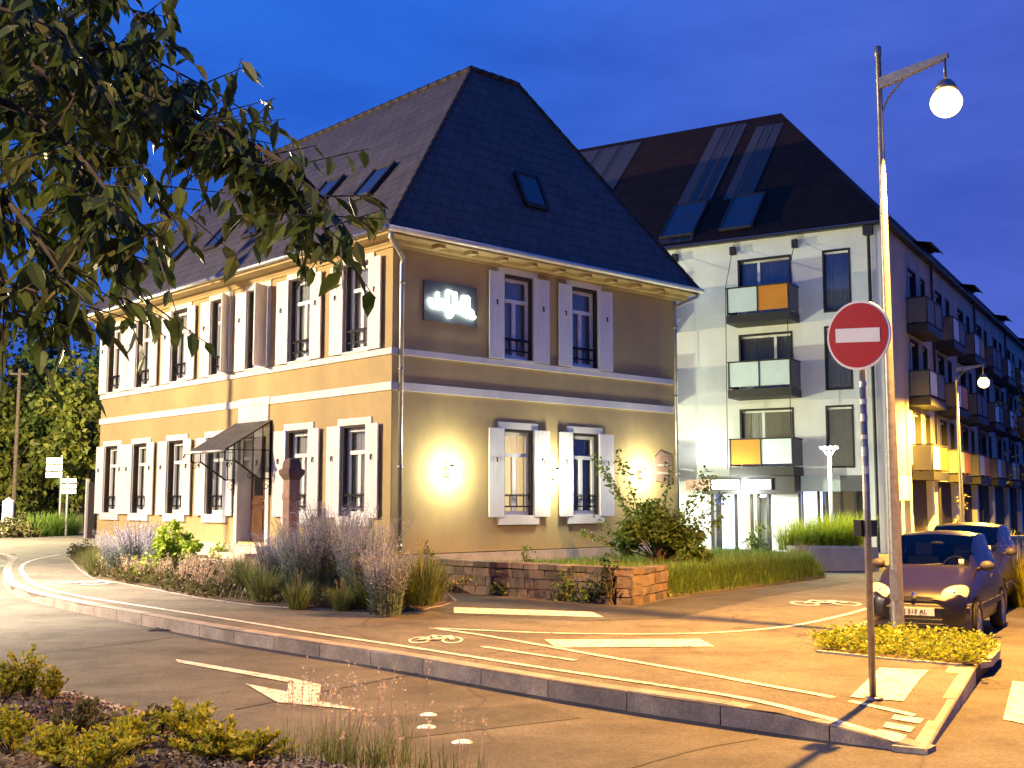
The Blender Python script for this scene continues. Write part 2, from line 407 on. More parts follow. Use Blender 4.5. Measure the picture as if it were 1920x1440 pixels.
# ------------------------------------------------------------------ dusk sky
SUN_AZ = R(-60)
w = bpy.data.worlds.new('World'); SC.world = w; w.use_nodes = True
nt = w.node_tree; nt.nodes.clear()
out = nt.nodes.new('ShaderNodeOutputWorld'); bg = nt.nodes.new('ShaderNodeBackground')
sky = nt.nodes.new('ShaderNodeTexSky'); sky.sky_type = 'NISHITA'; sky.sun_disc = False
sky.sun_elevation = R(-2.0); sky.sun_rotation = R(200); sky.ozone_density = 4.0; sky.air_density = 1.3; sky.dust_density = .3
tc = nt.nodes.new('ShaderNodeTexCoord'); sp = nt.nodes.new('ShaderNodeSeparateXYZ'); L(nt, tc.outputs['Generated'], sp.inputs[0])
grad = ramp(nt, sp.outputs['Z'], [(0.0, (.022, .066, .33)), (.16, (.020, .090, .46)), (.33, (.016, .105, .55)), (.55, (.008, .075, .46)), (1.0, (.010, .07, .40))])
# the after-glow lies low towards the right-hand end of the street
nrm = nt.nodes.new('ShaderNodeVectorMath'); nrm.operation = 'DOT_PRODUCT'; nrm.inputs[1].default_value = (.55, .80, .22); L(nt, tc.outputs['Generated'], nrm.inputs[0])
warm = ramp(nt, nrm.outputs['Value'], [(.78, (0, 0, 0)), (1.0, (1, 1, 1))])
grad = mixc(nt, warm, grad, (.045, .085, .43))
cl = ramp(nt, noise(nt, coords(nt, 'Generated', (1.2, 1.2, 4)), 1.6, 6, .6), [(.34, (.70, .74, .80)), (.68, (1.45, 1.28, 1.12))])
grad = mixc(nt, 1.0, grad, cl, 'MULTIPLY')
sm = nt.nodes.new('ShaderNodeVectorMath'); sm.operation = 'SCALE'; sm.inputs[3].default_value = .1; L(nt, sky.outputs[0], sm.inputs[0])
ad = nt.nodes.new('ShaderNodeVectorMath'); ad.operation = 'ADD'; L(nt, sm.outputs[0], ad.inputs[0]); L(nt, grad, ad.inputs[1])
L(nt, ad.outputs[0], bg.inputs[0]); bg.inputs[1].default_value = 1.0
L(nt, bg.outputs[0], out.inputs[0])
SC.view_settings.view_transform = 'Standard'; SC.view_settings.look = 'None'; SC.view_settings.exposure = .45; SC.view_settings.gamma = 1
SC.cycles.max_bounces = 6; SC.cycles.transparent_max_bounces = 10; SC.cycles.sample_clamp_indirect = 4.0

# ------------------------------------------------------------------ ground, roads, pavements
HX, HY, HA = -2.4607, 23.0, R(42.9)          # corner of the yellow house and its direction
def HW(x, y, z=0.0):
    c, s = math.cos(HA), math.sin(HA)
    return (HX + c * x - s * y, HY + s * x + c * y, z)
SA = R(31)                                    # direction of the street on the right (from straight ahead)
SB = (math.sin(SA), math.cos(SA)); SXD = (math.cos(SA), -math.sin(SA))
WX, WY = 13.02, 39.0                          # street corner of the white block
def WW(x, y, z=0.0): return (WX + SXD[0] * x + SB[0] * y, WY + SXD[1] * x + SB[1] * y, z)

g = MB(); g.poly((-900, -200, -.08), (900, -200, -.08), (900, 1500, -.08), (-900, 1500, -.08)); struct('ground', g, 'earth')
g = MB(); g.poly((-60, -12, 0), (40, -12, 0), (75, 105, 0), (-12, 130, 0), (-75, 105, 0)); struct('road', g, 'asphalt_road')

PV = .17
K0 = G(1458, 1336, PV); KR = G(1829, 1255, PV); TIP = G(1739, 1408, .03)
ex, ey = KR[0] - K0[0], KR[1] - K0[1]; el = math.hypot(ex, ey); nx, ny = ey / el, -ex / el
dtip = (TIP[0] - K0[0]) * nx + (TIP[1] - K0[1]) * ny
def PZ(x, y):
    d = ((x - K0[0]) * nx + (y - K0[1]) * ny) / dtip
    if y > 15: return PV
    return PV - .14 * min(1, max(0, d))
def GP(px, py):
    p = G(px, py, PV)
    for _ in range(4): p = G(px, py, PZ(p[0], p[1]))
    return p
kerb_px = [(30, 1040), (8, 1058), (4, 1078), (18, 1098), (58, 1112), (150, 1131), (267, 1152), (417, 1179), (583, 1204), (700, 1220), (882, 1251), (1065, 1281), (1247, 1308), (1458, 1336)]
kerb_pts = [G(x, y, PV) for x, y in kerb_px]
far_left = [(-34.0, 66.0, PV), (-24.0, 47.0, PV)]
edge = far_left + kerb_pts
bay = [(5.95, 14.2, PV), (4.45, 15.3, PV), (4.45 + SB[0] * 75, 15.3 + SB[1] * 75, PV)]
pv = MB()
pv.poly(*edge, KR, *bay, (30, 120, PV), (-20, 120, PV))
pv.poly(edge[-1], TIP, KR)
struct('pavement', pv, 'asphalt_walk')
def resample(pts, step):
    out = [pts[0]]; acc = 0
    for a, b in zip(pts, pts[1:]):
        l = vlen(vsub(b, a)); t = step - acc
        while t < l - 1e-6:
            out.append(lerp(a, b, t / l)); t += step
        acc = (acc + l) % step
    if vlen(vsub(out[-1], pts[-1])) > step * .25: out.append(pts[-1])
    return out
def smooth(pts, n=2):
    for _ in range(n):
        q = [pts[0]]
        for a, b in zip(pts, pts[1:]): q += [lerp(a, b, .25), lerp(a, b, .75)]
        pts = q + [pts[-1]]
    return pts
def kerb(name, pts, width, mat, step=1.0, low=-.05, side=1, top=.008, gap=.006):
    pts = resample(pts, step); mb = MB(); n = len(pts); nr = []
    for i in range(n):
        d = vn(vsub(pts[min(i + 1, n - 1)], pts[max(0, i - 1)])); l = math.hypot(d[0], d[1]) or 1
        nr.append((-d[1] / l * side, d[0] / l * side, 0))
    for i in range(n - 1):
        a, b = pts[i], pts[i + 1]; d = vn(vsub(b, a)); g_ = gap
        a2, b2 = vadd(a, vmul(d, g_)), vsub(b, vmul(d, g_)); j = rnd.uniform(-.004, .004)
        ch = .022
        q = []
        for p, nn in ((a2, nr[i]), (b2, nr[i + 1])):
            z = p[2] + top + j
            q.append([(p[0], p[1], low), (p[0], p[1], z - ch), (p[0] + nn[0] * ch, p[1] + nn[1] * ch, z), (p[0] + nn[0] * width, p[1] + nn[1] * width, z), (p[0] + nn[0] * width, p[1] + nn[1] * width, low)])
        o = len(mb.v); mb.v.extend(q[0] + q[1])
        for k in range(4): mb.f.append((o + k, o + 5 + k, o + 6 + k, o + k + 1))
        mb.f.append((o, o + 1, o + 2, o + 3, o + 4)); mb.f.append((o + 9, o + 8, o + 7, o + 6, o + 5))
    return struct(name, mb, mat)
kerb('kerb', smooth(edge, 2) + [lerp(edge[-1], TIP, t) for t in (.25, .5, .75, 1)], .20, 'kerb_granite', 1.0, side=1)
kerb('kerb_edging', [lerp(TIP, KR, t / 6) for t in range(7)], .26, 'kerb_pale', 1.0, side=1, top=.012)
kerb('bay_kerb', [bay[1], lerp(bay[1], bay[2], .3), bay[2]], .14, 'kerb_pale', 1.2, side=1, top=.01)
# darker tarmac: footway along the garden, and the trench patch across the road
dk = MB()
for poly in ([(805, 1112), (1187, 1139), (1256, 1124), (1425, 1104), (1549, 1087), (1600, 1092), (1440, 1118), (1262, 1160), (1100, 1165), (845, 1152), (800, 1143)],):
    dk.poly(*[vadd(GP(x, y), (0, 0, .004)) for x, y in reversed(poly)])
struct('footpath', dk, 'asphalt_dark')

def seam(pts, wd, name='tar_seam'):
    m = MB(); P = resample(smooth([G(x, y, .004) for x, y in pts], 1), .35); n = len(P)
    for i, p in enumerate(P):
        d = vn(vsub(P[min(i + 1, n - 1)], P[max(0, i - 1)])); k = wd * rnd.uniform(.35, .65)
        m.v.append((p[0] - d[1] * k, p[1] + d[0] * k, .004)); m.v.append((p[0] + d[1] * k, p[1] - d[0] * k, .004))
    for i in range(n - 1): m.f.append((2 * i, 2 * i + 1, 2 * i + 3, 2 * i + 2))
    struct(name, m, 'tar')
surf('tar', (.030, .028, .026), .55, .2, 6, .2, 60)
asphalt('asphalt_patch', (.085, .077, .070), (.06, .055, .05), .5)
seam([(440, 1330), (640, 1290), (780, 1262), (900, 1248)], .035); seam([(0, 1232), (190, 1212), (330, 1194)], .03); seam([(1180, 1440), (1300, 1404), (1420, 1384)], .03)
pm = MB(); pm.poly(*[G(x, y, .004) for x, y in ((690, 1345), (1010, 1318), (1090, 1346), (760, 1384))]); struct('road_patch', pm, 'asphalt_patch')
# painted markings ---------------------------------------------------------------
MK = .008
def patch_px(mb, q, walk=True, n=6):
    f = (lambda x, y: GP(x, y)) if walk else (lambda x, y: G(x, y, 0))
    c = [f(*p) for p in q]; o = len(mb.v)
    for i in range(n + 1):
        for j in range(n + 1):
            p = lerp(lerp(c[0], c[1], j / n), lerp(c[3], c[2], j / n), i / n)
            mb.v.append((p[0], p[1], (PZ(p[0], p[1]) if walk else 0) + MK))
    for i in range(n):
        for j in range(n):
            a = o + i * (n + 1) + j; mb.f.append((a, a + n + 1, a + n + 2, a + 1))
def line_px(mb, pts, width, walk=True, sm=1):
    P = [GP(*p) if walk else G(p[0], p[1], 0) for p in pts]
    P = resample(smooth(P, sm) if len(P) > 2 else P, .45); n = len(P); o = len(mb.v)
    for i, p in enumerate(P):
        d = vn(vsub(P[min(i + 1, n - 1)], P[max(0, i - 1)])); nn = (-d[1], d[0])
        for s in (-.5, .5):
            x, y = p[0] + nn[0] * width * s, p[1] + nn[1] * width * s
            mb.v.append((x, y, (PZ(x, y) if walk else 0) + MK))
    for i in range(n - 1): mb.f.append((o + 2 * i, o + 2 * i + 2, o + 2 * i + 3, o + 2 * i + 1))
def marking(name, build):
    mb = MB(); build(mb)
    for i, f in enumerate(mb.f):                       # faces look up
        a, b, c = (mb.v[f[k]] for k in (0, 1, 2))
        if vx(vsub(b, a), vsub(c, a))[2] < 0: mb.f[i] = tuple(reversed(f))
    return struct(name, mb, 'road_paint')
marking('edge_line', lambda m: line_px(m, [(112, 1040), (60, 1050), (37, 1062), (46, 1083), (75, 1102), (150, 1119), (267, 1137), (417, 1160), (583, 1187), (700, 1204), (800, 1219), (1028, 1255), (1247, 1287), (1400, 1310), (1458, 1325), (1513, 1337), (1623, 1368), (1684, 1391)], .10))
marking('lane_line', lambda m: line_px(m, [(806, 1178), (910, 1192), (1017, 1211), (1174, 1239), (1300, 1260), (1429, 1285), (1591, 1315), (1736, 1347)], .10))
marking('lane_line', lambda m: line_px(m, [(806, 1178), (1021, 1188), (1174, 1190), (1300, 1189), (1397, 1184), (1494, 1174), (1591, 1152), (1652, 1134)], .10))
marking('centre_dash', lambda m: line_px(m, [(904, 1213), (990, 1226), (1079, 1239)], .09))
marking('give_way_bar', lambda m: patch_px(m, [(851, 1139), (1110, 1148), (1132, 1158), (851, 1150)]))
marking('give_way_bar', lambda m: patch_px(m, [(1021, 1200), (1312, 1199), (1340, 1213), (1043, 1215)]))
marking('crossing_bar', lambda m: patch_px(m, [(1650, 1253), (1741, 1258), (1694, 1316), (1594, 1308)]))
for q in ([(1678, 1341), (1733, 1349), (1724, 1358), (1671, 1349)], [(1662, 1355), (1716, 1364), (1707, 1374), (1655, 1364)], [(1647, 1368), (1701, 1380), (1692, 1389), (1640, 1376)]):
    marking('warning_stripe', lambda m: patch_px(m, q))
marking('crossing_bar', lambda m: patch_px(m, [(1899, 1278), (1990, 1290), (1985, 1372), (1881, 1350)], False))
marking('crossing_bar', lambda m: patch_px(m, [(2050, 1298), (2140, 1310), (2150, 1396), (2060, 1384)], False))
def turn_arrow(m):
    f = lambda q: m.poly(*[vadd(G(x, y, 0), (0, 0, MK)) for x, y in q])
    f([(329, 1237), (542, 1272), (540, 1280), (334, 1243)]); f([(542, 1272), (602, 1285), (598, 1315), (536, 1319), (538, 1298)])
    f([(538, 1298), (536, 1319), (520, 1318), (460, 1283)]); f([(598, 1315), (687, 1334), (536, 1319)])
marking('turn_arrow', turn_arrow)
def cycle_symbol(px, py, s, wide):
    def b(m):
        global MK
        mk0 = MK; c = GP(px, py)
        for dx in (-.45, .45):
            ring = [(c[0] + (dx + .30 * math.cos(t)) * s * wide, c[1] + .55 * s * math.sin(t)) for t in [2 * math.pi * k / 14 for k in range(15)]]
            for a, q in zip(ring, ring[1:]):
                ca = (c[0] + dx * s * wide, c[1])
                i1, i2 = lerp((a[0], a[1], 0), (ca[0], ca[1], 0), .24), lerp((q[0], q[1], 0), (ca[0], ca[1], 0), .24)
                m.poly((a[0], a[1], PZ(*a) + MK), (q[0], q[1], PZ(*q) + MK), (i2[0], i2[1], PZ(i2[0], i2[1]) + MK), (i1[0], i1[1], PZ(i1[0], i1[1]) + MK))
        pts = [(-.45, 0), (-.12, .45), (.33, .42), (.45, 0), (.33, .42), (.02, -.02), (-.12, .45), (.02, -.02), (-.45, 0)]
        for a, q in zip(pts, pts[1:]):
            MK += .0018
            A = (c[0] + a[0] * s * wide, c[1] + a[1] * s * 1.6); B = (c[0] + q[0] * s * wide, c[1] + q[1] * s * 1.6)
            d = vn((B[0] - A[0], B[1] - A[1], 0)); e = (-d[1] * .035, d[0] * .035)
            m.poly((A[0] - e[0], A[1] - e[1], PZ(*A) + MK), (B[0] - e[0], B[1] - e[1], PZ(*B) + MK), (B[0] + e[0], B[1] + e[1], PZ(*B) + MK), (A[0] + e[0], A[1] + e[1], PZ(*A) + MK))
        MK = mk0
    return marking('cycle_symbol', b)
cycle_symbol(817, 1201, .62, .75); cycle_symbol(145, 1094, 1.0, .9); cycle_symbol(1548, 1132, .8, 1.0)
marking('edge_line', lambda m: line_px(m, [(0, 1062), (45, 1052), (105, 1040)], .14, False))
# round studs on the road
for i, (x, y, ds) in enumerate([(803, 1341, 'farthest'), (800, 1364, 'middle'), (867, 1392, 'nearest and rightmost')]):
    p = G(x, y, 0); t = thing('road_stud', 'flat white round road stud on the tarmac, %s of three' % ds, 'road stud', p, 0, 'road studs in the carriageway')
    m = MB(); m.lathe([(.0, .016), (.05, .016), (.068, .010), (.075, .001)], seg=20); m.f.append(tuple(range(19, -1, -1)))
    mk('disc', m, 'sign_white', t, True)
    m = MB(); m.lathe([(.075, .006), (.082, .006), (.085, .001)], seg=20); mk('rim', m, 'zinc', t)
# cut drain gully by the kerb
p = G(325, 1181, 0); m = MB()
m.box(p[0] - .33, p[0] + .33, p[1] - .18, p[1] + .18, .002, .012)
for k in range(6): m.box(p[0] - .29 + k * .1, p[0] - .25 + k * .1, p[1] - .14, p[1] + .14, .013, .020)
tag(mk('road_gully', m, 'metal_dark'), 'dark iron drain grating in the gutter by the kerb', 'drain')

# ------------------------------------------------------------------ planting beds and raised garden (soil)
bed_front = [(.06, 16.1), (-1.6, 11.5), (-2.96, 7.25), (-3.27, 4.14), (-3.73, .76), (-3.77, -1.28), (-3.29, -2.9), (-2.67, -3.85), (-2.24, -3.89), (-.9, -3.1), (.25, -1.4)]
m = MB(); n = len(bed_front)
for i, (x, y) in enumerate(bed_front):
    xb = -.02 if y > 0 else .45
    for k in range(5):
        t = k / 4; yy = y if y > -.4 else y + (-.4 - y) * t
        m.v.append(HW(x + (xb - x) * t, yy, .19 + .42 * t ** .8 + rnd.uniform(-.015, .015) * (0 < k < 4)))
for i in range(n - 1):
    for k in range(4): m.f.append((i * 5 + k, i * 5 + k + 1, i * 5 + 6 + k, i * 5 + 5 + k))
struct('bed_soil', m, 'soil', True)
kerb('bed_edging', [HW(x, y, .175) for x, y in bed_front], .07, 'kerb_granite', 1.0, low=.1, side=-1, top=.01)
def BZ(x, y):        # height of that bed, house coordinates
    pts = bed_front
    xf = -3.4
    for (xa, ya), (xb, yb) in zip(pts, pts[1:]):
        if min(ya, yb) <= y <= max(ya, yb) and abs(ya - yb) > .01: xf = xa + (xb - xa) * (y - ya) / (yb - ya); break
    t = min(1, max(0, (x - xf) / max(.3, -.02 - xf))); return .19 + .42 * t ** .8
yard = MB()
yp = [(.45, -.02), (.45, -.3), (.95, -5.55), (2.55, -4.85), (6.1, -4.25), (9.5, -3.6), (10.6, -.02)]
yard.poly(*[HW(x, y, .60) for x, y in yp])
bank = [(2.66, -5.02), (6.12, -4.59), (9.66, -3.97), (11.2, -.02)]
bt = [(2.55, -4.85), (6.1, -4.25), (9.5, -3.6), (10.6, -.02)]
for i in range(3): yard.poly(HW(*bank[i], .175), HW(*bank[i + 1], .175), HW(*bt[i + 1], .60), HW(*bt[i], .60))
struct('lawn_soil', yard, 'earth')
lbed_px = [(1537, 1222), (1620, 1231), (1729, 1241), (1829, 1249)]
lb = [G(x, y, PV) for x, y in lbed_px] + [(5.55, 13.35, PV), (5.9, 14.15, PV), (4.5, 15.2, PV), (3.75, 14.2, PV)]
m = MB(); m.prism([(p[0], p[1]) for p in lb], -.02, PV + .02); struct('lamp_bed_soil', m, 'soil')
kerb('lamp_bed_edging', lb[:6], .09, 'kerb_pale', .8, low=.1, side=-1, top=.02)
# traffic-island bed at the photographer's feet
isl = [(-9.0, 12.6), (-6.2, 12.4), G(106, 1293, .15)[:2], G(156, 1301, .15)[:2], G(229, 1322, .15)[:2], G(342, 1355, .15)[:2], G(462, 1389, .15)[:2], G(561, 1410, .15)[:2], G(624, 1426, .15)[:2], G(720, 1452, .15)[:2], G(900, 1530, .15)[:2], (.4, 4.6)]
kerb('island_kerb', smooth([(x, y, .15) for x, y in isl], 1), .15, 'kerb_pale', .9, side=-1)
def isl_edge_y(x):
    for (xa, ya), (xb, yb) in zip(isl, isl[1:]):
        if xa <= x <= xb: return ya + (yb - ya) * (x - xa) / (xb - xa)
    return None
m = MB(); xs = [-9 + .2 * i for i in range(47)]; rows = 16
for x in xs:
    e = isl_edge_y(min(.39, max(-8.99, x))) - .20
    for k in range(rows): m.v.append((x, 2.5 + (e - 2.5) * k / (rows - 1), .13 + .022 * math.sin(x * 2.1 + k) * math.sin(k * .9 + x) * (k < rows - 1)))
for i in range(len(xs) - 1):
    for k in range(rows - 1): a = i * rows + k; m.f.append((a, a + rows, a + rows + 1, a + 1))
struct('island_soil', m, 'soil', True)

# ------------------------------------------------------------------ the yellow house (local: x along the right-hand front, y along the left-hand front)
house = thing('house', 'old ochre two-storey house with white shutters and a steep dark tiled roof', 'house', (HX, HY, 0), HA)
BW, BL = 9.1, 14.3
EAVE, TOPZ, RA, RB, OV = 7.42, 12.55, 3.76, 1.9, .5
LW = [13.36, 11.48, 9.35, 7.2, 3.44, 1.26]                 # ground floor, left front
LU = [13.38, 11.48, 9.33, 7.16, 5.36, 3.45, 1.23]
RW = [3.53, 5.71]
WWD, WHT = .90, 1.92; Z0, Z1 = 1.62, 5.12
DU0, DU1, DZ0, DZ1 = 4.78, 6.08, .98, 3.45
def holes(us, z): return [(u - WWD / 2, u + WWD / 2, z, z + WHT) for u in us]
m = MB()
m.wall(0, BL, .86, 7.4, holes(LW, Z0) + holes(LU, Z1) + [(DU0, DU1, DZ0, DZ1)], lambda u, z: (0, u, z))
m.wall(0, BW, .86, 7.4, holes(RW, Z0) + holes(RW, Z1), lambda u, z: (u, 0, z))
m.poly((BW, 0, 0), (BW, BL, 0), (BW, BL, 7.4), (BW, 0, 7.4)); m.poly((BW, BL, 0), (0, BL, 0), (0, BL, 7.4), (BW, BL, 7.4))
mk('wall', m, 'plaster_ochre', house)
# stone plinth, butted below the wall and 3 cm proud
m = MB()
for u0, u1 in ((-.03, DU0), (DU1, BL + .03)): m.box(-.03, .1, u0, u1, 0, .93)
m.box(-.03, .1, DU0, DU1, 0, .93)
m.box(.1, BW + .03, -.03, .1, 0, .84); m.box(-.03, .0, -.03, -.001, .84, .93)
mk('plinth', m, 'plinth_stone', house)
# string courses: proud 4 cm, stepping where they run over the door bay
m = MB()
for z0, z1, o in ((4.94, 5.07, .05), (4.20, 4.37, .04)):
    m.box(-o, 0, -o, BL + .02, z0, z1); m.box(0, BW + .02, -o, 0, z0, z1)
m.box(-.065, -.04, 4.66, 6.16, 4.22, 4.39)
mk('string_course', m, 'trim_white', house)
m = MB(); m.box(-.045, 0, 4.74, 6.12, 3.82, 4.198); mk('door_panel', m, 'trim_white', house)
# cornice (cove and soffit) round both fronts
prof = [(0, 7.17), (-.05, 7.17), (-.06, 7.22), (-.10, 7.25), (-.13, 7.32), (-.44, 7.335), (-.46, 7.30), (-.50, 7.30), (-.50, 7.405), (0, 7.405)]
m = MB()
o = len(m.v); n = len(prof)
for corner in range(3):
    for d, z in prof:
        d = -d
        m.v.append({0: (-d, BL + .5, z), 1: (-d, -d, z), 2: (BW + .5, -d, z)}[corner])
for c in range(2):
    for i in range(n):
        j = (i + 1) % n; m.f.append((o + c * n + i, o + c * n + j, o + (c + 1) * n + j, o + (c + 1) * n + i))
m.f.append(tuple(range(2 * n, 3 * n)))
mk('cornice', m, 'plaster_ochre', house)
m = MB(); m.box(-.09, .09, -.40, -.135, 7.24, 7.33); cb = mk('cornice_bracket', m, 'plaster_ochre', house)
for i in range(9):
    if i: cb = cb.copy(); COL.objects.link(cb)
    cb.location = (1.0 + .9 * i, 0, 0)
# roof: four slopes to a small flat deck
c0, c1, c2, c3 = (-OV, -OV, EAVE), (BW + OV, -OV, EAVE), (BW + OV, BL + OV, EAVE), (-OV, BL + OV, EAVE)
t0, t1, t2, t3 = (RA, RB, TOPZ), (BW - RA, RB, TOPZ), (BW - RA, BL - RB, TOPZ), (RA, BL - RB, TOPZ)
roof = MB(); roof.uv = []
for a, b, c, d in ((c0, c1, t1, t0), (c1, c2, t2, t1), (c2, c3, t3, t2), (c3, c0, t0, t3)):
    roof.poly(a, b, c, d); e = vn(vsub(b, a)); nn = vn(vx(e, vsub(d, a))); up = vx(nn, e)
    roof.uv.append([tuple(sum(x * y for x, y in zip(vsub(p, a), ax)) for ax in (e, up)) for p in (a, b, c, d)])
roof.poly(t0, t1, t2, t3); roof.uv.append([(0, 0), (1, 0), (1, 9), (0, 9)])
rf = mk('roof', roof, 'roof_tile', house)
m = MB()
for a, b in ((c0, t0), (c1, t1), (c3, t3)):
    k = 22
    for i in range(k): m.tube([lerp(a, b, i / k), lerp(a, b, (i + 1.08) / k)], [.062, .05], 8)
for a, b in ((t0, t1), (t0, t3)):
    k = 26 if a[1] != b[1] else 5
    for i in range(k): m.tube([lerp(a, b, i / k), lerp(a, b, (i + 1.08) / k)], [.09, .07], 8)
mk('ridge_tiles', m, 'roof_tile', rf, True)
def skylight(base, du, dv, nrm, hw, hh):
    """roof window on a slope: frame bars and a pane"""
    base = vadd(base, vmul(nrm, .05)); f = MB()
    P = lambda a, b: vadd(base, vadd(vmul(du, a), vmul(dv, b)))
    for a, b in ((P(-hw, -hh), P(hw, -hh)), (P(-hw, hh), P(hw, hh)), (P(-hw, -hh), P(-hw, hh)), (P(hw, -hh), P(hw, hh))): f.bar(a, b, .09, .10)
    fr = mk('skylight', f, 'metal_dark', rf); q = MB(); q.poly(*[vadd(p, vmul(nrm, .02)) for p in (P(-hw, -hh), P(hw, -hh), P(hw, hh), P(-hw, hh))])
    mk('pane', q, 'sky_pane', fr)
m_, nt_, o_ = newmat('sky_pane'); p_ = nt_.nodes.new('ShaderNodeBsdfPrincipled'); p_.inputs['Base Color'].default_value = (.02, .025, .035, 1)
p_.inputs['Roughness'].default_value = .06; p_.inputs['Specular IOR Level'].default_value = 1.0; L(nt_, p_.outputs[0], o_.inputs[0])
sR = vn((0, RB + OV, TOPZ - EAVE)); nR = vn((0, -(TOPZ - EAVE), RB + OV))
sL = vn((RA + OV, 0, TOPZ - EAVE)); nL = vn((-(TOPZ - EAVE), 0, RA + OV))
def onR(x, z): t = (z - EAVE) / (TOPZ - EAVE); return (x, -OV + t * (RB + OV), z)
def onL(y, z): t = (z - EAVE) / (TOPZ - EAVE); return (-OV + t * (RA + OV), y, z)
skylight(onR(4.27, 9.22), (1, 0, 0), sR, nR, .36, .45)
for y, z in ((1.95, 9.1), (4.25, 9.33), (6.75, 9.08), (8.9, 9.12), (11.2, 9.1)): skylight(onL(y, z), (0, 1, 0), sL, nL, .36, .55)
v = MB(); q = onL(6.0, 8.75); v.box(q[0] - .12, q[0] + .05, q[1] - .1, q[1] + .1, q[2], q[2] + .16); mk('roof_vent', v, 'metal_dark', rf)
# gutters and rain pipes
m = MB(); m.tube([(-OV - .05, -OV - .06, 7.40), (BW + OV + .05, -OV - .06, 7.40)], .062, 10); mk('gutter', m, 'zinc_pale', house, True)  # paler zinc than the left gutter: lamp light put into the colour
m = MB(); m.tube([(-OV - .07, -OV - .06, 7.40), (-OV - .07, BL + OV, 7.40)], .058, 10); mk('gutter', m, 'zinc', house, True)
for pts in ([(-.45, -.52, 7.36), (-.45, -.52, 7.22), (.16, -.13, 6.95), (.16, -.1, 6.8), (.16, -.1, .55)], [(BW + .4, -.5, 7.36), (BW + .38, -.5, 7.24), (BW - .06, -.14, 6.98), (BW - .06, -.1, 6.8), (BW - .06, -.1, .55)]):
    m = MB(); m.tube(pts, .05, 10)
    for z in (1.0, 2.6, 4.6, 6.4): m.tube([(pts[-1][0], -.1, z), (pts[-1][0], -.1, z + .06)], .062, 10)
    mk('rain_pipe', m, 'zinc', house, True)

# one window with all its pieces, local: x to the right seen from outside, y inwards, z up from the sill
def build_window(sill, lit=False):
    hw, h = WWD / 2, WHT
    m = MB()
    for s in (-1, 1):
        a, b = sorted((s * hw, s * (hw + .13))); m.box(a, b, -.03, 0, 0, h)
    m.box(-hw - .16, hw + .16, -.035, 0, h, h + .15)
    if sill: m.box(-hw - .16, hw + .16, -.07, 0, -.20, -.0)
    else: m.box(-hw - .02, hw + .02, -.07, 0, -.045, .0)
    m.box(-hw, hw, .0, .15, -.045, -.0)
    wn = mk('window', m, 'trim_white', house)
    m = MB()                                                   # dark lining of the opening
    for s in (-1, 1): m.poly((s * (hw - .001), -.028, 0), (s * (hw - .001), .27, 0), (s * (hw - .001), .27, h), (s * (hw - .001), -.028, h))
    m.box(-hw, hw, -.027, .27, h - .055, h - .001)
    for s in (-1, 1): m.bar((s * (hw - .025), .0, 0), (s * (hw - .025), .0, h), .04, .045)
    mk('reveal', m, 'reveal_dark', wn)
    m = MB(); y = .155; tz = h * .68
    for a, b, c, d in ((-hw, -hw + .075, 0, h - .06), (hw - .075, hw, 0, h - .06), (-hw + .075, hw - .075, 0, .10), (-hw + .075, hw - .075, h - .13, h - .06), (-hw + .075, hw - .075, tz, tz + .085), (-.05, .05, .10, tz)):
        m.box(a, b, y - .035, y + .03, c, d)
    fr = mk('frame', m, 'frame_white', wn)
    m = MB(); m.poly((-hw, y + .01, 0), (hw, y + .01, 0), (hw, y + .01, h - .06), (-hw, y + .01, h - .06)); mk('pane', m, 'pane_glass', wn)
    m = MB(); k = 40; o = len(m.v)                               # gathered curtains
    for i in range(k + 1):
        x = -hw + .05 + (WWD - .1) * i / k; yy = y + .09 + .022 * math.sin(i * 1.35) + .008 * math.sin(i * .5)
        m.v.append((x, yy, .08)); m.v.append((x, yy, h - .1))
    for i in range(k):
        m.f.append((2 * i, 2 * i + 2, 2 * i + 3, 2 * i + 1))
    mk('curtain', m, 'curtain', wn, True)
    m = MB(); d = 1.0
    m.poly((-hw, d, 0), (hw, d, 0), (hw, d, h), (-hw, d, h))
    mk('room', m, 'room_warm' if lit else 'room_dark', wn)
    m = MB()
    for s in (-1, 1): m.poly((s * hw, y + .03, 0), (s * hw, d, 0), (s * hw, d, h), (s * hw, y + .03, h))
    m.poly((-hw, y + .03, h), (hw, y + .03, h), (hw, d, h), (-hw, d, h)); m.poly((-hw, y + .03, 0), (hw, y + .03, 0), (hw, d, 0), (-hw, d, 0))
    mk('room_lining', m, 'room_dark', wn)
    m = MB()                                                   # little iron guard rail
    for z in (.20, .44): m.bar((-hw + .005, .03, z), (hw - .005, .03, z), .034)
    m.bar((-hw + .005, .03, .47), (hw - .005, .03, .47), .034, .014)
    for k in range(5): x = -hw + .03 + (2 * hw - .06) * k / 4; m.bar((x, .03, .05 if k in (0, 4) else .20), (x, .03, .44), .018)
    mk('railing', m, 'iron_black', wn)
    for s in (-1, 1): shutter(s, wn)
    return wn
def shutter(s, wn, ang=3.0):
    m = MB(); wd = .47; n = 4
    for i in range(n):                                         # boards with grooves
        m.box(s * (i * wd / n + .003) if s > 0 else -((i + 1) * wd / n - .003), s * ((i + 1) * wd / n - .003) if s > 0 else -(i * wd / n + .003), -.016, .016, 0, 1.95)
    m.box(min(0, s * wd), max(0, s * wd), -.011, .011, .004, 1.946)
    sh = mk('shutter', m, 'shutter_white', wn)
    sh.location = (s * (WWD / 2 + .015), -.062, -.03); sh.rotation_euler = (0, 0, -s * R(ang))
    m = MB(); m.tube([(s * wd * .55, -.012, 1.3), (s * wd * .55, -.045, 1.3), (s * wd * .55, -.05, 1.2)], .017, 8)
    mk('latch', m, 'iron_black', sh)
    return sh
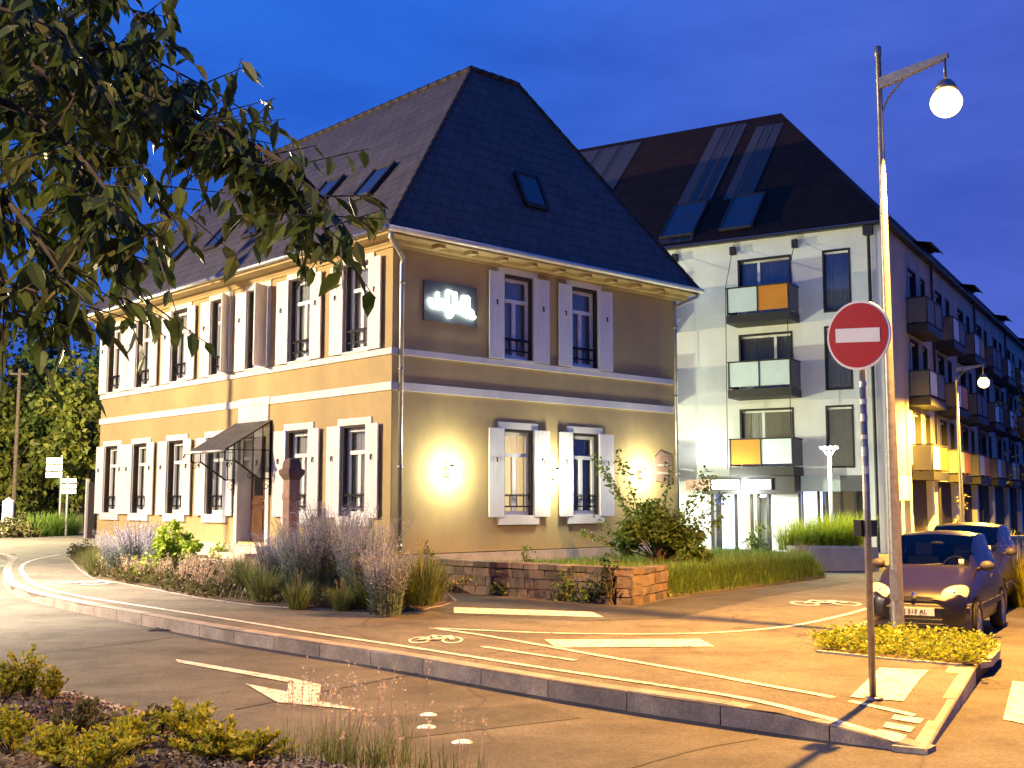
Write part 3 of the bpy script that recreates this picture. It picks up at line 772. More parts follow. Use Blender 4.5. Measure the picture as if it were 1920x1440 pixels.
protos = {True: build_window(True), False: build_window(False)}
litw = build_window(True, True); used = set()
def place_window(sill, loc, rz, lit=False):
    src = litw if lit else protos[sill]
    o = src if src not in used else copy_tree(src, house)
    used.add(src); o.location = loc; o.rotation_euler = (0, 0, rz); return o
LZ = R(-90)
for u in LW: place_window(True, (0, u, Z0), LZ)
upper = [place_window(False, (0, u, Z1), LZ) for u in LU]
place_window(True, (RW[0], 0, Z0), 0, True); place_window(True, (RW[1], 0, Z0), 0)
for u in RW: place_window(False, (u, 0, Z1), 0)
litw['label'] = 'window with warm light behind its curtains'
for idx, ang in ((3, 50), (4, 66)):            # two shutters swung out from the wall
    sh = [c for c in upper[idx].children if c.name.startswith('shutter') and c.location.x > 0][0]
    sh.rotation_euler = (0, 0, -R(ang)); sh['label'] = 'shutter swung out from the wall'
# door bay
m = MB()
for u in (DU0 - .14, DU1): m.box(-.05, 0, u, u + .14, .93, DZ1 + .02)
m.box(-.05, 0, DU0 - .14, DU1 + .14, DZ1 + .02, DZ1 + .22)
m.box(0.001, .34, DU1, DU1 + .02, DZ0, DZ1); m.box(0.001, .34, DU0 - .02, DU0, DZ0, DZ1)
mk('door_frame', m, 'trim_white', house)
m = MB(); x = .34
m.box(x, x + .05, DU0, DU1, DZ0, DZ1)
for a, b, c, d in ((DU0 + .08, DU0 + .58, 1.1, 1.75), (DU0 + .72, DU1 - .08, 1.1, 1.75), (DU0 + .08, DU0 + .58, 1.86, 1.98), (DU0 + .72, DU1 - .08, 1.86, 1.98)): m.box(x - .025, x, a, b, c, d)
dr = mk('door', m, 'door_wood', house)
m = MB()
for a, b in ((DU0 + .1, DU0 + .56), (DU0 + .74, DU1 - .1)): m.box(x - .012, x - .002, a, b, 2.08, 3.2)
mk('pane', m, 'pane_glass', dr)
m = MB(); m.tube([(x - .04, DU0 + .62, 1.95), (x - .09, DU0 + .62, 1.95), (x - .09, DU0 + .50, 1.95)], .014, 8); m.ball((x - .04, DU0 + .65, 1.8), .03, 8, 6); mk('handle', m, 'chrome', dr, True)
m = MB()
for i in range(3): m.box(-.35 - .3 * i, -.031 if i == 0 else -.35 - .3 * (i - 1) - .001, DU0 - .2, DU1 + .2, .3, .90 - .15 * i)
mk('doorstep', m, 'plinth_stone', house)
# iron and glass canopy
m_, nt_, o_ = newmat('canopy_roof'); p_ = nt_.nodes.new('ShaderNodeBsdfPrincipled'); v_ = coords(nt_)
L(nt_, ramp(nt_, noise(nt_, v_, 8, 6, .7), [(.3, (.05, .04, .035)), (.7, (.16, .12, .10))]), p_.inputs['Base Color']); p_.inputs['Roughness'].default_value = .35; p_.inputs['Alpha'].default_value = .85
L(nt_, p_.outputs[0], o_.inputs[0])
can = thing('canopy', None, None); can.parent = house
CU0, CU1, CP = 4.62, 6.22, 1.2
zt, zf = 3.80, 3.10
m = MB()
for u in (CU0, CU1):
    m.bar((-.03, u, 2.08), (-.03, u, zt + .02), .04)
    m.bar((-.03, u, zt), (-CP, u, zf), .035); m.bar((-.03, u, 3.12), (-CP, u, zf), .02)
    m.bar((-CP, u, zf), (-CP, u, zf - .24), .03); m.bar((-CP, u, zf - .24), (-CP + .25, u, zf - .24), .025)
    m.bar((-CP + .25, u, zf - .24), (-.30, u, 2.45), .035); m.bar((-.30, u, 2.45), (-.03, u, 2.45), .03)
    for t in (.2, .4, .6, .8):
        xx = -CP * t; zz = zt + (zf - zt) * t; zb = 2.45 if xx > -.3 else 2.45 + (zf - .24 - 2.45) * ((-xx - .3) / (CP - .55)) if -xx < CP - .25 else zf - .24
        m.bar((xx, u, zz), (xx, u, zb), .018)
    for c, r0 in (((-.13, 2.30), .13), ((-.55, 2.52), .09), ((-CP + .1, zf - .34), .08)):       # scrolls
        m.tube([(c[0] + r0 * (1 - k / 26) * math.cos(k * .42), u, c[1] + r0 * (1 - k / 26) * math.sin(k * .42)) for k in range(22)], .009, 5)
m.bar((-CP, CU0, zf), (-CP, CU1, zf), .04); m.bar((-.03, CU0, zt), (-.03, CU1, zt), .03)
mk('canopy_frame', m, 'iron_black', can)
m = MB()
for i in range(13):
    u = CU0 + (CU1 - CU0) * i / 12; m.bar((-.03, u, zt + .02), (-CP - .06, u, zf - .015), .03, .035)
mk('canopy_rib', m, 'zinc', can)
m = MB(); m.poly((-.03, CU0, zt + .004), (-.03, CU1, zt + .004), (-CP - .05, CU1, zf - .022), (-CP - .05, CU0, zf - .022)); mk('roof_glass', m, 'canopy_roof', can)
m = MB()
for u in (CU0, CU1): m.poly((-.05, u, zt - .02), (-CP + .02, u, zf), (-CP + .02, u, zf - .22), (-CP + .25, u, zf - .22), (-.30, u, 2.47), (-.05, u, 2.47))
mk('side_glass', m, 'canopy_glass', can)
m = MB(); m.tube([(-CP - .07, CU0 - .05, zf - .03), (-CP - .07, CU1 + .05, zf - .03)], .035, 8)
m.tube([(-CP - .07, CU1 + .05, zf - .03), (-CP - .09, CU1 + .16, zf - .05), (-CP - .09, CU1 + .22, zf - .14)], .025, 8); mk('canopy_gutter', m, 'zinc', can, True)
# first-floor bay that pokes out behind the right-hand end
bx0, bx1, by0, by1 = BW, BW + .72, 1.2, 3.4
m = MB(); m.box(bx0 + .001, bx1, by0, by1, 4.05, 5.35); m.box(bx0 + .001, bx0 + .1, by0, by1, 5.351, 6.6); m.box(bx1 - .12, bx1, by0, by1, 5.351, 6.6); m.box(bx0 + .1, bx1 - .12, by0 + 1.2, by1, 5.351, 6.6)
bay_ = mk('oriel', m, 'plaster_ochre', house)
m = MB(); m.box(bx0 + .1, bx1 - .12, by0 + .06, by0 + .10, 5.352, 6.6); m.box(bx0, bx1 + .03, by0 - .04, by0 - .001, 5.30, 5.40); m.box(bx1 - .12, bx1 + .03, by0 - .03, by0 - .001, 4.05, 6.6); mk('window', m, 'trim_white', bay_)
m = MB(); m.box(bx0 + .2, bx1 - .2, by0 + .03, by0 + .055, 5.5, 6.2); mk('pane', m, 'pane_glass', bay_)
m = MB(); m.poly((bx0, by0 - .25, 7.28), (bx1 + .42, by0 - .25, 6.55), (bx1 + .42, by1, 6.55), (bx0, by1, 7.28)); m.poly((bx0, by0 - .25, 7.2), (bx0, by1, 7.2), (bx1 + .42, by1, 6.48), (bx1 + .42, by0 - .25, 6.48)); m.poly((bx0, by0 - .25, 7.2), (bx1 + .42, by0 - .25, 6.48), (bx1 + .42, by0 - .25, 6.55), (bx0, by0 - .25, 7.28)); mk('oriel_roof', m, 'metal_dark', bay_)
m = MB(); m.box(bx0, bx1, by0 - .04, by0 - .002, 6.6, 6.9); mk('fretwork', m, 'trim_white', bay_)

# wall lamps, illuminated sign, weathered board, all fixed to the wall
def wall_lamp(u, z, lab):
    p = HW(u, -.0, z); t = thing('wall_lamp', lab, 'wall lamp', p, HA, 'lit lamps on the ochre wall')
    m = MB(); m.box(-.07, .07, -.03, -.002, -.12, .10); m.tube([(0, -.03, .04), (0, -.12, .07), (0, -.14, .11)], .014, 8); mk('bracket', m, 'iron_black', t)
    m = MB(); m.ball((0, -.17, 0), (.10, .10, .12), 16, 10); mk('globe', m, 'wall_globe', t, True)
    m = MB(); m.lathe([(.02, .16), (.06, .13), (.085, .105)], (0, -.17, 0), 14); mk('cap', m, 'iron_black', t, True)
    light('lamp_glow', 'POINT', (0, -.46, .02), 105, (1.0, .95, .66), t, .14)
    return t
wall_lamp(1.48, 2.55, 'glowing globe wall lamp beside the rain pipe, left of both lower windows')
wall_lamp(4.62, 2.55, 'glowing globe wall lamp on the ochre wall between the two lower windows')
wall_lamp(7.71, 2.60, 'glowing globe wall lamp above the bush at the right end of the wall')
sg = thing('illuminated_sign', 'grey sign board with glowing white lettering high on the ochre wall', 'sign', HW(1.52, 0, 6.15), HA)
m = MB(); m.box(-.73, .73, -.05, -.004, -.43, .43); mk('panel', m, 'sign_panel', sg)
m = MB()
y = -.085
for (x0, x1, z0, z1) in ((-.42, -.36, .02, .20), (-.42, -.22, .02, .07), (-.14, -.09, .02, .28), (-.14, .0, .22, .28), (.07, .12, .0, .26), (.07, .24, -.0, .05), (.30, .35, -.02, .22), (.30, .46, .16, .22), (.44, .49, -.04, .2)): m.box(x0, x1, y - .02, y + .015, z0, z1)
for pts in ([(-.60, .02), (-.56, -.12), (-.48, -.16), (-.40, -.08), (-.36, -.18), (-.28, -.08), (-.2, -.16)], [(-.2, -.16), (-.12, -.06), (-.05, -.16), (.0, -.26), (-.06, -.32), (-.12, -.24), (.02, -.14)], [(.02, -.14), (.12, -.06), (.16, -.2), (.25, -.1), (.3, -.22), (.38, -.12), (.44, -.26)], [(.44, -.26), (.5, -.12), (.58, -.14), (.56, -.28), (.64, -.24)]):
    P = smooth([(a, y, b + .03) for a, b in pts], 2); m.tube(P, .046, 6)
mk('lettering', m, 'letter_glow', sg)
wb = thing('wall_board', 'brown weathered wooden board hung on the wall above the bush', 'board', HW(8.55, 0, 2.75), HA)
m = MB(); m.prism([(-.30, -.3), (.38, -.38), (.38, .36), (-.08, .46), (-.30, .30)], 0, .03)
m.v = [(x, -.005 - z, y_) for x, y_, z in m.v]; mk('board', m, 'sandstone', wb)
m = MB()
for z in (-.12, .08): m.box(-.2, .22, -.045, -.036, z, z + .05)
mk('batten', m, 'plinth_stone', wb)

# gate leaf against the far left end of the house
gt = thing('gate_leaf', 'dark brown board gate with a pale post at the left end of the house', 'gate', HW(0, 14.42, 0), HA)
m = MB()
for i in range(5): m.box(-.03, .01, .0 + i * .10, .095 + i * .10, .85, 2.5)
mk('boards', m, 'reveal_dark', gt)
m = MB(); m.box(-.08, .0, .52, .60, .5, 2.62); m.v.extend([]); mk('post', m, 'trim_white', gt)
# sandstone gate pillar in the bed
pl = thing('stone_pillar', 'red sandstone gate pillar with a moulded dark cap in front of the house', 'pillar', HW(-2.6, -.45, 0), HA)
m = MB(); b = [(.30, .1), (.30, .95), (.27, 1.0), (.235, 1.02), (.235, 1.95), (.26, 1.98), (.26, 2.06), (.235, 2.10), (.235, 2.32)]
m.lathe(b, seg=4); m.v = [(x * math.cos(R(45)) - y * math.sin(R(45)), x * math.sin(R(45)) + y * math.cos(R(45)), z) for x, y, z in m.v]; mk('shaft', m, 'sandstone', pl)
m = MB(); m.lathe([(.235, 2.321), (.28, 2.36), (.36, 2.43), (.37, 2.50), (.27, 2.53), (.26, 2.62), (.21, 2.70), (0, 2.73)], seg=4)
m.v = [(x * math.cos(R(45)) - y * math.sin(R(45)), x * math.sin(R(45)) + y * math.cos(R(45)), z) for x, y, z in m.v]; mk('cap', m, 'sandstone_dark', pl)
for c_ in pl.children:
    for v_ in c_.data.vertices: v_.co.x *= .66; v_.co.y *= .66
# low garden wall of red sandstone
gw = thing('garden_wall', 'low red sandstone garden wall with weeds growing along it', 'wall')
def stone_run(mb, a, b, z0, z1, th, r, course=.17):
    d = vn(vsub(b, a)); nn = (-d[1], d[0], 0); ln = vlen(vsub(b, a)); z = z0; row = 0
    while z < z1 - .02:
        hh = min(course * r.uniform(.85, 1.2), z1 - z); 
        if z1 - z - hh < .06: hh = z1 - z
        s = -r.uniform(0, .25)
        while s < ln:
            e = s + r.uniform(.2, .48); e = ln if ln - e < .16 else e; a0, a1 = max(0, s), min(ln, e)
            if a1 - a0 > .05:
                j = r.uniform(-.012, .012); k = .008; p = []
                for t in (a0 + k, a1 - k):
                    for w_ in (-j, th): p.append((a[0] + d[0] * t + nn[0] * w_, a[1] + d[1] * t + nn[1] * w_))
                zz0, zz1 = z + k, z + hh - k; rr = lambda: r.uniform(-.008, .008)
                q = [(p[0], zz0), (p[2], zz0), (p[3], zz0), (p[1], zz0), (p[0], zz1), (p[2], zz1), (p[3], zz1), (p[1], zz1)]
                mb.add([(x[0] + rr(), x[1] + rr(), zq + rr()) for x, zq in q], [(0, 3, 2, 1), (4, 5, 6, 7), (0, 1, 5, 4), (1, 2, 6, 5), (2, 3, 7, 6), (3, 0, 4, 7)])
            s = e
        z += hh; row += 1
r5 = random.Random(5); m = MB()
WA, WB_, WC = HW(.42, -.45), HW(.85, -5.71), HW(2.72, -4.95)
stone_run(m, WA, WB_, .15, .68, .30, r5); stone_run(m, WB_, WC, .15, .66, .30, r5)
mk('stones', m, 'wall_stones', gw)
m = MB()
for a, b in ((WA, WB_), (WB_, WC)):
    d = vn(vsub(b, a)); nn = (-d[1], d[0], 0); a_, b_ = vadd(a, vmul(d, .04)), vsub(b, vmul(d, .04)); q = [vadd(a_, vmul(nn, .03)), vadd(b_, vmul(nn, .03)), vadd(b_, vmul(nn, .28)), vadd(a_, vmul(nn, .28))]
    m.prism([(p[0], p[1]) for p in q], .1, .655)
mk('mortar', m, 'sandstone_dark', gw)
m = MB(); stone_run(m, vadd(WA, (-.02, 0, 0)), WB_, .682, .80, .36, r5, .12); stone_run(m, WB_, WC, .662, .76, .34, r5, .10)
mk('coping', m, 'wall_stones', gw)

# ------------------------------------------------------------------ the white apartment block (local: x along the courtyard front, right end 0; y along the street front)
wb_ = thing('apartment_block', 'white four-storey apartment block with orange and pale balcony panels and a dark hipped roof', 'apartment block', (WX, WY, 0), -SA)
AE = 11.75; RX, RY, RZ = -5.67, 7.0, 18.84; AL = 26.0; BLN = 62.0
FW = [(-5.32, -3.28, 9.05, 10.95), (-5.34, -3.30, 6.25, 8.12), (-5.36, -3.32, 3.42, 5.34)]       # balcony windows
TW = [(-2.14, -1.14, 8.68, 10.95), (-2.15, -1.17, 5.88, 8.19), (-2.18, -1.19, 3.12, 5.34)]       # tall windows
HWN = [(-9.9, -8.3, z, z + 1.9) for z in (9.05, 6.25, 3.42)]
m = MB()
m.wall(-AL, 0, 2.86, AE, FW + TW + HWN, lambda u, z: (u, 0, z))
SBW = []
for k in range(11):
    b = 3.9 + 5.3 * k
    for z in (3.1, 5.85, 8.6): SBW += [(b, b + 1.5, z, z + 2.25), (b + 2.35, b + 3.25, z + .35, z + 2.25)]
sw_ = MB(); sw_.wall(0, BLN, 2.86, AE, SBW, lambda u, z: (0, u, z)); surf('render_darker', (.40, .36, .34), .9, .06, .8, .1, 70, dirt=(.18, .15, .14)); mk('street_wall', sw_, 'render_darker', wb_)  # street and end walls toned darker than the courtyard wall
ew_ = MB(); ew_.poly((0, BLN, 0), (RX * 2, BLN, 0), (RX * 2, BLN, AE), (0, BLN, AE)); mk('end_wall', ew_, 'render_darker', wb_)
mk('wall', m, 'render_white', wb_)
for (u, v) in ((-.97, 0.0), (-4.24, -3.24), (-AL, -6.5)): m = MB(); m.box(u, v, -.001, .4, 0, 2.859); mk('ground_floor_pier', m, 'render_white', wb_)
m = MB()
a0, a1, a2 = (-AL, -.25, AE), (.25, -.25, AE), (.25, BLN, AE); r0, r1, r2 = (-AL, RY, RZ), (RX, RY, RZ), (RX, BLN, RZ)
m.uv = []
for q in ((a0, a1, r1, r0), (a1, a2, r2, r1)):
    m.poly(*q); e = vn(vsub(q[1], q[0])); nn = vn(vx(e, vsub(q[3], q[0]))); up = vx(nn, e)
    m.uv.append([tuple(sum(x * y for x, y in zip(vsub(p, q[0]), ax)) for ax in (e, up)) for p in q])
arf = mk('roof', m, 'roof_slate', wb_)
m = MB(); m.box(-AL, .25, -.27, -.0, AE - .10, AE - .012); m.box(.001, .27, -.27, BLN, AE - .10, AE - .012); mk('eaves_trim', m, 'metal_dark', wb_)
def onA(x, t, o=.02): return (x, -.25 + t * (RY + .25) - o * .7, AE + t * (RZ - AE) + o * .7)
surf('roof_strip', (.085, .070, .060), .5, .06, 3, .05, 30)
for x0, x1, t0_, t1_ in ((-15.4, -12.2, .02, .96), (-8.55, -7.1, .02, .96), (-6.55, -5.35, .30, .90)):
    m = MB(); m.poly(onA(x0, t0_), onA(x1, t0_), onA(x1, t1_), onA(x0, t1_))
    for k in range(1, 3): x = x0 + (x1 - x0) * k / 3; m.bar(onA(x, t0_, .05), onA(x, t1_, .05), .03)
    st = mk('metal_strip', m, 'roof_strip', arf)
for x0, x1 in ((-8.5, -7.15), (-6.05, -4.8)):
    m = MB(); c = [onA(x0, .06, .07), onA(x1, .06, .07), onA(x1, .30, .07), onA(x0, .30, .07)]
    for i in range(4): m.bar(c[i], c[(i + 1) % 4], .10)
    m.bar(onA(x0, .18, .07), onA(x1, .18, .07), .06)
    f = mk('roof_window', m, 'metal_dark', arf); m = MB(); m.poly(*[vadd(p, (0, -.02, .02)) for p in c]); mk('pane', m, 'sky_pane', f)
for b in (7.0, 17.5, 28.0, 38.5):
    m = MB(); z = AE
    m.poly((.1, b, z + .55), (.1, b + 2, z + .55), (-1.6, b + 2, z + .9), (-1.6, b, z + .9))
    m.poly((.4, b - .2, z + .50), (.4, b + 2.2, z + .50), (.4, b + 2.2, z + .57), (.4, b - .2, z + .57)); m.poly((.4, b - .2, z + .58), (-1.6, b - .2, z + .98), (-1.6, b + 2.2, z + .98), (.4, b + 2.2, z + .58))
    m.poly((.0, b, z), (.0, b, z + .54), (-1.5, b, z + .86)); m.poly((.0, b + 2, z), (.0, b + 2, z + .54), (-1.5, b + 2, z + .86)); m.poly((.02, b, z + .1), (.02, b + 2, z + .1), (.02, b + 2, z + .5), (.02, b, z + .5))
    mk('dormer', m, 'metal_dark', arf)
def flat_window(x0, x1, z0, z1, mull, M, deep=.18, cur=True, frame='metal_dark'):
    """recessed window in local (x,y,z); M maps to the block"""
    m = MB(); t = .07
    for a, b, c, d in ((x0, x0 + t, z0, z1), (x1 - t, x1, z0, z1), (x0 + t, x1 - t, z0, z0 + t), (x0 + t, x1 - t, z1 - t, z1)): m.box(a, b, -.015, deep + .03, c, d)
    m.v = [M(p) for p in m.v]; f = mk('window', m, frame, wb_)
    m = MB()
    for u in mull: m.box(u - .05, u + .05, deep - .05, deep, z0 + t, z1 - t)
    m.box(x0 + t, x1 - t, deep - .04, deep, z1 - t - .07, z1 - t)
    m.v = [M(p) for p in m.v]; mk('casement', m, 'frame_white', f)
    m = MB(); m.poly((x0, deep, z0), (x1, deep, z0), (x1, deep, z1), (x0, deep, z1)); m.v = [M(p) for p in m.v]; mk('pane', m, 'pane_glass', f)
    if cur:
        m = MB(); k = int((x1 - x0) * 36); o = len(m.v)
        for i in range(k + 1):
            x = x0 + (x1 - x0) * i / k; y = deep + .14 + .03 * math.sin(i * 1.7) + .012 * math.sin(i * .6)
            m.v.append(M((x, y, z0 + .03))); m.v.append(M((x, y, z1 - .05)))
        for i in range(k): m.f.append((2 * i, 2 * i + 2, 2 * i + 3, 2 * i + 1))
        mk('curtain', m, 'curtain_blue', f, True)
    m = MB(); d = .75
    m.poly((x0, d, z0), (x1, d, z0), (x1, d, z1), (x0, d, z1))
    for x in (x0, x1): m.poly((x, deep, z0), (x, d, z0), (x, d, z1), (x, deep, z1))
    for z in (z0, z1): m.poly((x0, deep, z), (x1, deep, z), (x1, d, z), (x0, d, z))
    m.v = [M(p) for p in m.v]; mk('room', m, 'room_dark', f); return f
surf('curtain_blue', (.42, .43, .46), .95, .05, 3, 0)
ID = lambda p: p
for i, q in enumerate(FW): flat_window(*q, [[-4.55], [-3.98], [-4.5]][i], ID)
for q in TW: flat_window(*q, [], ID, .10)
for q in HWN: flat_window(*q, [-9.1], ID)
SM = lambda p: (-p[1], p[0], p[2])
for q in SBW[:48]: flat_window(*q, [(q[0] + q[1]) / 2] if q[1] - q[0] > 1.2 else [], SM, .15, True)
for q in SBW[48:]:
    m = MB(); m.box(q[0], q[1], .05, .1, q[2], q[3]); m.v = [SM(p) for p in m.v]; mk('window', m, 'sky_pane', wb_)
# courtyard balconies hung on thin rods
def balcony(x0, x1, z, dep, cols, M, ln, far):
    m = MB(); m.box(x0, x1, -dep, -.002, z - .30, z); m.v = [M(p) for p in m.v]; b = mk('balcony', m, 'metal_dark', wb_)
    n = len(cols); wdt = (x1 - x0 - .1) / n
    for i, c in enumerate(cols):
        m = MB(); m.box(x0 + .05 + wdt * i + .02, x0 + .05 + wdt * (i + 1) - .02, -dep + .03, -dep + .055, z + .10, z + .98); m.v = [M(p) for p in m.v]; mk('front_panel', m, c, b)
    m = MB()
    m.bar((x0, -dep + .02, z + 1.0), (x1, -dep + .02, z + 1.0), .05)
    for i in range(n + 1): m.bar((x0 + .04 + (x1 - x0 - .08) * i / n, -dep + .025, z - .1), (x0 + .04 + (x1 - x0 - .08) * i / n, -dep + .025, z + 1.0), .04)
    for x in (x0 + .02, x1 - .02): m.bar((x, -dep, z + 1.0), (x, -.02, z + 1.0), .05)
    m.v = [M(p) for p in m.v]; mk('rail', m, 'metal_dark', b)
    for x in (x0 + .02, x1 - .02):
        m = MB(); m.box(x - .015, x + .015, -dep + .06, -.05, z + .06, z + .97); m.v = [M(p) for p in m.v]; mk('side_panel', m, 'panel_grey', b)
    return b
for i, z in enumerate((8.68, 5.96, 3.17)):
    balcony(-5.36, -3.02, z, 1.2, [('panel_pale', 'panel_orange'), ('panel_pale', 'panel_pale'), ('panel_orange', 'panel_pale')][i], ID, 0, 0)
    balcony(-10.2, -7.78, z, 1.2, [('panel_orange', 'panel_pale'), ('panel_pale', 'panel_orange'), ('panel_pale', 'panel_pale')][i], ID, 0, 0)
for x in (-7.78, -5.46, -3.1, -10.2):
    m = MB(); m.box(x - .09, x + .09, -.22, -.002, 11.15, 11.45); hk = mk('rod_anchor', m, 'metal_dark', wb_)
    m = MB(); m.tube([(x, -.2, 11.2), (x + (.07 if x < -5 else -.02), -1.15, 9.7), (x + .02, -1.15, 3.1)], .014, 5); mk('rod', m, 'metal_dark', hk)
BCOL = [('panel_grey', 'panel_grey'), ('panel_pale', 'panel_grey'), ('panel_pale', 'panel_orange')]
for k in range(11):
    b = 3.4 + 5.3 * k
    for i, z in enumerate((8.55, 5.8, 3.05)):
        balcony(b, b + 3.0, z, .78, (BCOL[(i + k) % 3] if z > 4 else ('panel_pale', 'panel_orange')), lambda p: (-p[1], p[0], p[2]), 0, 0)
m = MB()
for k in range(11): m.box(.002, .30, 3.4 + 5.3 * k + 3.0, 3.4 + 5.3 * (k + 1), 2.75, 3.02)
mk('ledge', m, 'concrete', wb_)
for k in range(4):
    m = MB(); m.tube([(.10, 8.1 + 10.6 * k, AE - .1), (.10, 8.1 + 10.6 * k, .2)], .055, 8); mk('rain_pipe', m, 'metal_dark', wb_)
m = MB(); m.tube([(-.46, -.12, AE - .12), (-.46, -.12, .2)], .06, 8); m.box(-.62, -.30, -.26, -.02, AE - .45, AE - .13); mk('rain_pipe', m, 'metal_dark', wb_)
# ground floor: glazed entrance under a dark fascia, side window, pale and dark panels
m = MB(); m.box(-6.6, -3.14, -.75, -.002, 2.22, 2.86); mk('entrance_fascia', m, 'metal_dark', wb_)
for x0, x1, lab in ((-6.18, -5.15, 0), (-4.80, -3.98, 1)):
    m = MB(); m.box(x0, x1, -.80, -.752, 2.40, 2.72); s_ = mk('light_box', m, 'entrance_glow', wb_)
    m = MB()
    for a, b, c, d in ((x0 - .05, x1 + .05, 2.72, 2.76), (x0 - .05, x1 + .05, 2.36, 2.40), (x0 - .05, x0, 2.40, 2.72), (x1, x1 + .05, 2.40, 2.72)): m.box(a, b, -.82, -.752, c, d)
    mk('light_frame', m, 'metal_dark', s_)
light('entrance_light', 'POINT', (-5.1, -1.5, 2.35), 420, (.95, 1.0, .92), s_, .25)
m = MB(); m.box(-7.2, -6.25, -.82, -.752, 2.36, 2.76); mk('door_plate', m, 'sandstone', wb_)
m = MB()
for x in (-6.5, -5.58, -4.98, -4.72, -4.36): m.box(x - .05, x + .05, -.02, .06, 0, 2.219)
m.box(-6.45, -4.41, -.02, .06, .0, .08)
ed = mk('entrance_door', m, 'metal_dark', wb_)
m = MB(); m.poly((-6.5, .03, .08), (-4.3, .03, .08), (-4.3, .03, 2.2), (-6.5, .03, 2.2)); mk('pane', m, 'pane_glass', ed)
m = MB(); m.poly((-6.5, 1.0, 0), (-5.58, 1.0, 0), (-5.58, 1.0, 2.3), (-6.5, 1.0, 2.3)); mk('lit_hall', m, 'door_light', ed)
m = MB(); m.poly((-5.579, 1.0, 0), (-4.98, 1.0, 0), (-4.98, 1.0, 2.3), (-5.579, 1.0, 2.3)); mk('lit_hall', m, 'door_light_warm', ed)
m = MB(); m.poly((-4.98, .9, 0), (-4.24, .9, 0), (-4.24, .9, 2.3), (-4.98, .9, 2.3)); mk('hall_wall', m, 'render_grey', ed)
m = MB(); m.box(-4.86, -4.80, -.05, -.021, .9, 1.3); mk('handle', m, 'chrome', ed)
m = MB(); m.box(-3.10, -1.72, -.06, -.002, 2.30, 2.855); mk('pale_panel', m, 'strip_panel', wb_) if 'strip_panel' in MATS else mk('pale_panel', m, 'panel_pale', wb_)
m = MB(); m.box(-1.72, -.97, -.06, -.002, 2.30, 2.855); mk('dark_panel', m, 'panel_grey', wb_)
m = MB()
for x in (-3.2, -2.52, -2.20, -1.72, -1.22): m.box(x - .045, x + .045, -.01, .06, .2, 2.299)
sw = mk('shop_window', m, 'metal_dark', wb_)
m = MB(); m.poly((-3.2, .03, .2), (-1.2, .03, .2), (-1.2, .03, 2.3), (-3.2, .03, 2.3)); mk('pane', m, 'pane_glass', sw)
m = MB(); m.poly((-3.2, .5, .3), (-2.52, .5, .3), (-2.52, .5, 2.3), (-3.2, .5, 2.3)); mk('lit_blind', m, 'door_light', sw)
m = MB(); m.poly((-2.519, .8, 0), (-.97, .8, 0), (-.97, .8, 2.4), (-2.519, .8, 2.4)); mk('back_wall', m, 'room_dark', sw)
# street front, ground floor: dark glazing between white piers
m = MB(); m.box(-.3, -.25, 0, BLN, 0, 2.859); mk('street_glazing', m, 'reveal_dark', wb_)
m = MB(); m.box(-.02, .03, -.003, 3.2, 2.0, 2.858)
mk('street_fascia', m, 'render_white', wb_)
pier = None
for b in [.0, 1.5, 3.0, 7.2, 8.0, 12.5, 17.8, 23.1, 28.4, 33.7, 39, 44, 50]:
    m = MB(); m.box(-.24, .0, b, b + .45, 0, 2.857); mk('pier', m, 'render_white', wb_)

# ------------------------------------------------------------------ street lamps
def street_lamp(lab, base, rz, h=8.05, za=7.5, power=2600, col=(1.0, .55, .14), ang=140):
    t = thing('street_lamp', lab, 'street lamp', base, rz, 'lit street lamps')
    m = MB(); m.lathe([(.17, 0), (.17, .02), (.088, .03), (.085, .05), (.078, 2.0), (.062, 3.2), (.052, h - 2.4), (.042, h - 1.1), (.038, h - .15), (.048, h - .14), (.048, h), (.0, h + .03)], seg=16)
    mk('pole', m, 'galvanised', t, True)
    m = MB(); m.prism([(-.09, 0), (.09, 0), (.09, .01), (-.09, .01)], .45, .85); m.v = [(x * .6, y - .086, z) for x, y, z in m.v]; mk('service_door', m, 'galvanised', t)
    m = MB()
    m.add([(.0, -.035, za - .06), (.0, .035, za - .06), (.0, .035, za + .10), (.0, -.035, za + .10), (.98, -.03, za + .12), (.98, .03, za + .12), (.98, .03, za + .19), (.98, -.03, za + .19)],
          [(0, 3, 2, 1), (4, 5, 6, 7), (0, 1, 5, 4), (1, 2, 6, 5), (2, 3, 7, 6), (3, 0, 4, 7)]); mk('arm', m, 'galvanised', t)
    m = MB(); m.tube([(.03, 0, za - .38), (.12, 0, za - .22), (.35, 0, za - .0)], .016, 6); mk('brace', m, 'galvanised', t)
    m = MB(); m.tube([(.93, 0, za + .14), (.93, 0, za - .17)], .022, 8); m.lathe([(.03, -.16), (.09, -.19), (.13, -.25), (.15, -.30), (.14, -.31)], (.93, 0, za), 20); hd = mk('hood', m, 'galvanised', t, True)
    m = MB(); m.ball((.93, 0, za - .48), (.205, .205, .20), 16, 10); mk('bowl', m, 'lamp_bowl', hd, True)
    light('lamp_light', 'SPOT' if ang else 'POINT', (.93, 0, za - .80), power, col, t, .10, ang or 0, .5)
    return t
lp = (5.10, 15.2, .17)
street_lamp('tall street lamp with glowing orange head, standing in the low bed before the purple car', lp, math.atan2(-.68, .70), power=17500, col=(1.0, .47, .07))
street_lamp('farther lit street lamp on the street front of the apartment block', (16.2, 41.0, 0), R(-12), h=6.45, za=6.72, power=22000, col=(1.0, .56, .06), ang=172)
street_lamp('street lamp on the far side of the road left of the house', (-22.5, 18.0, .0), R(10), h=10.0, za=9.5, power=22500, col=(1.0, .76, .46), ang=None)
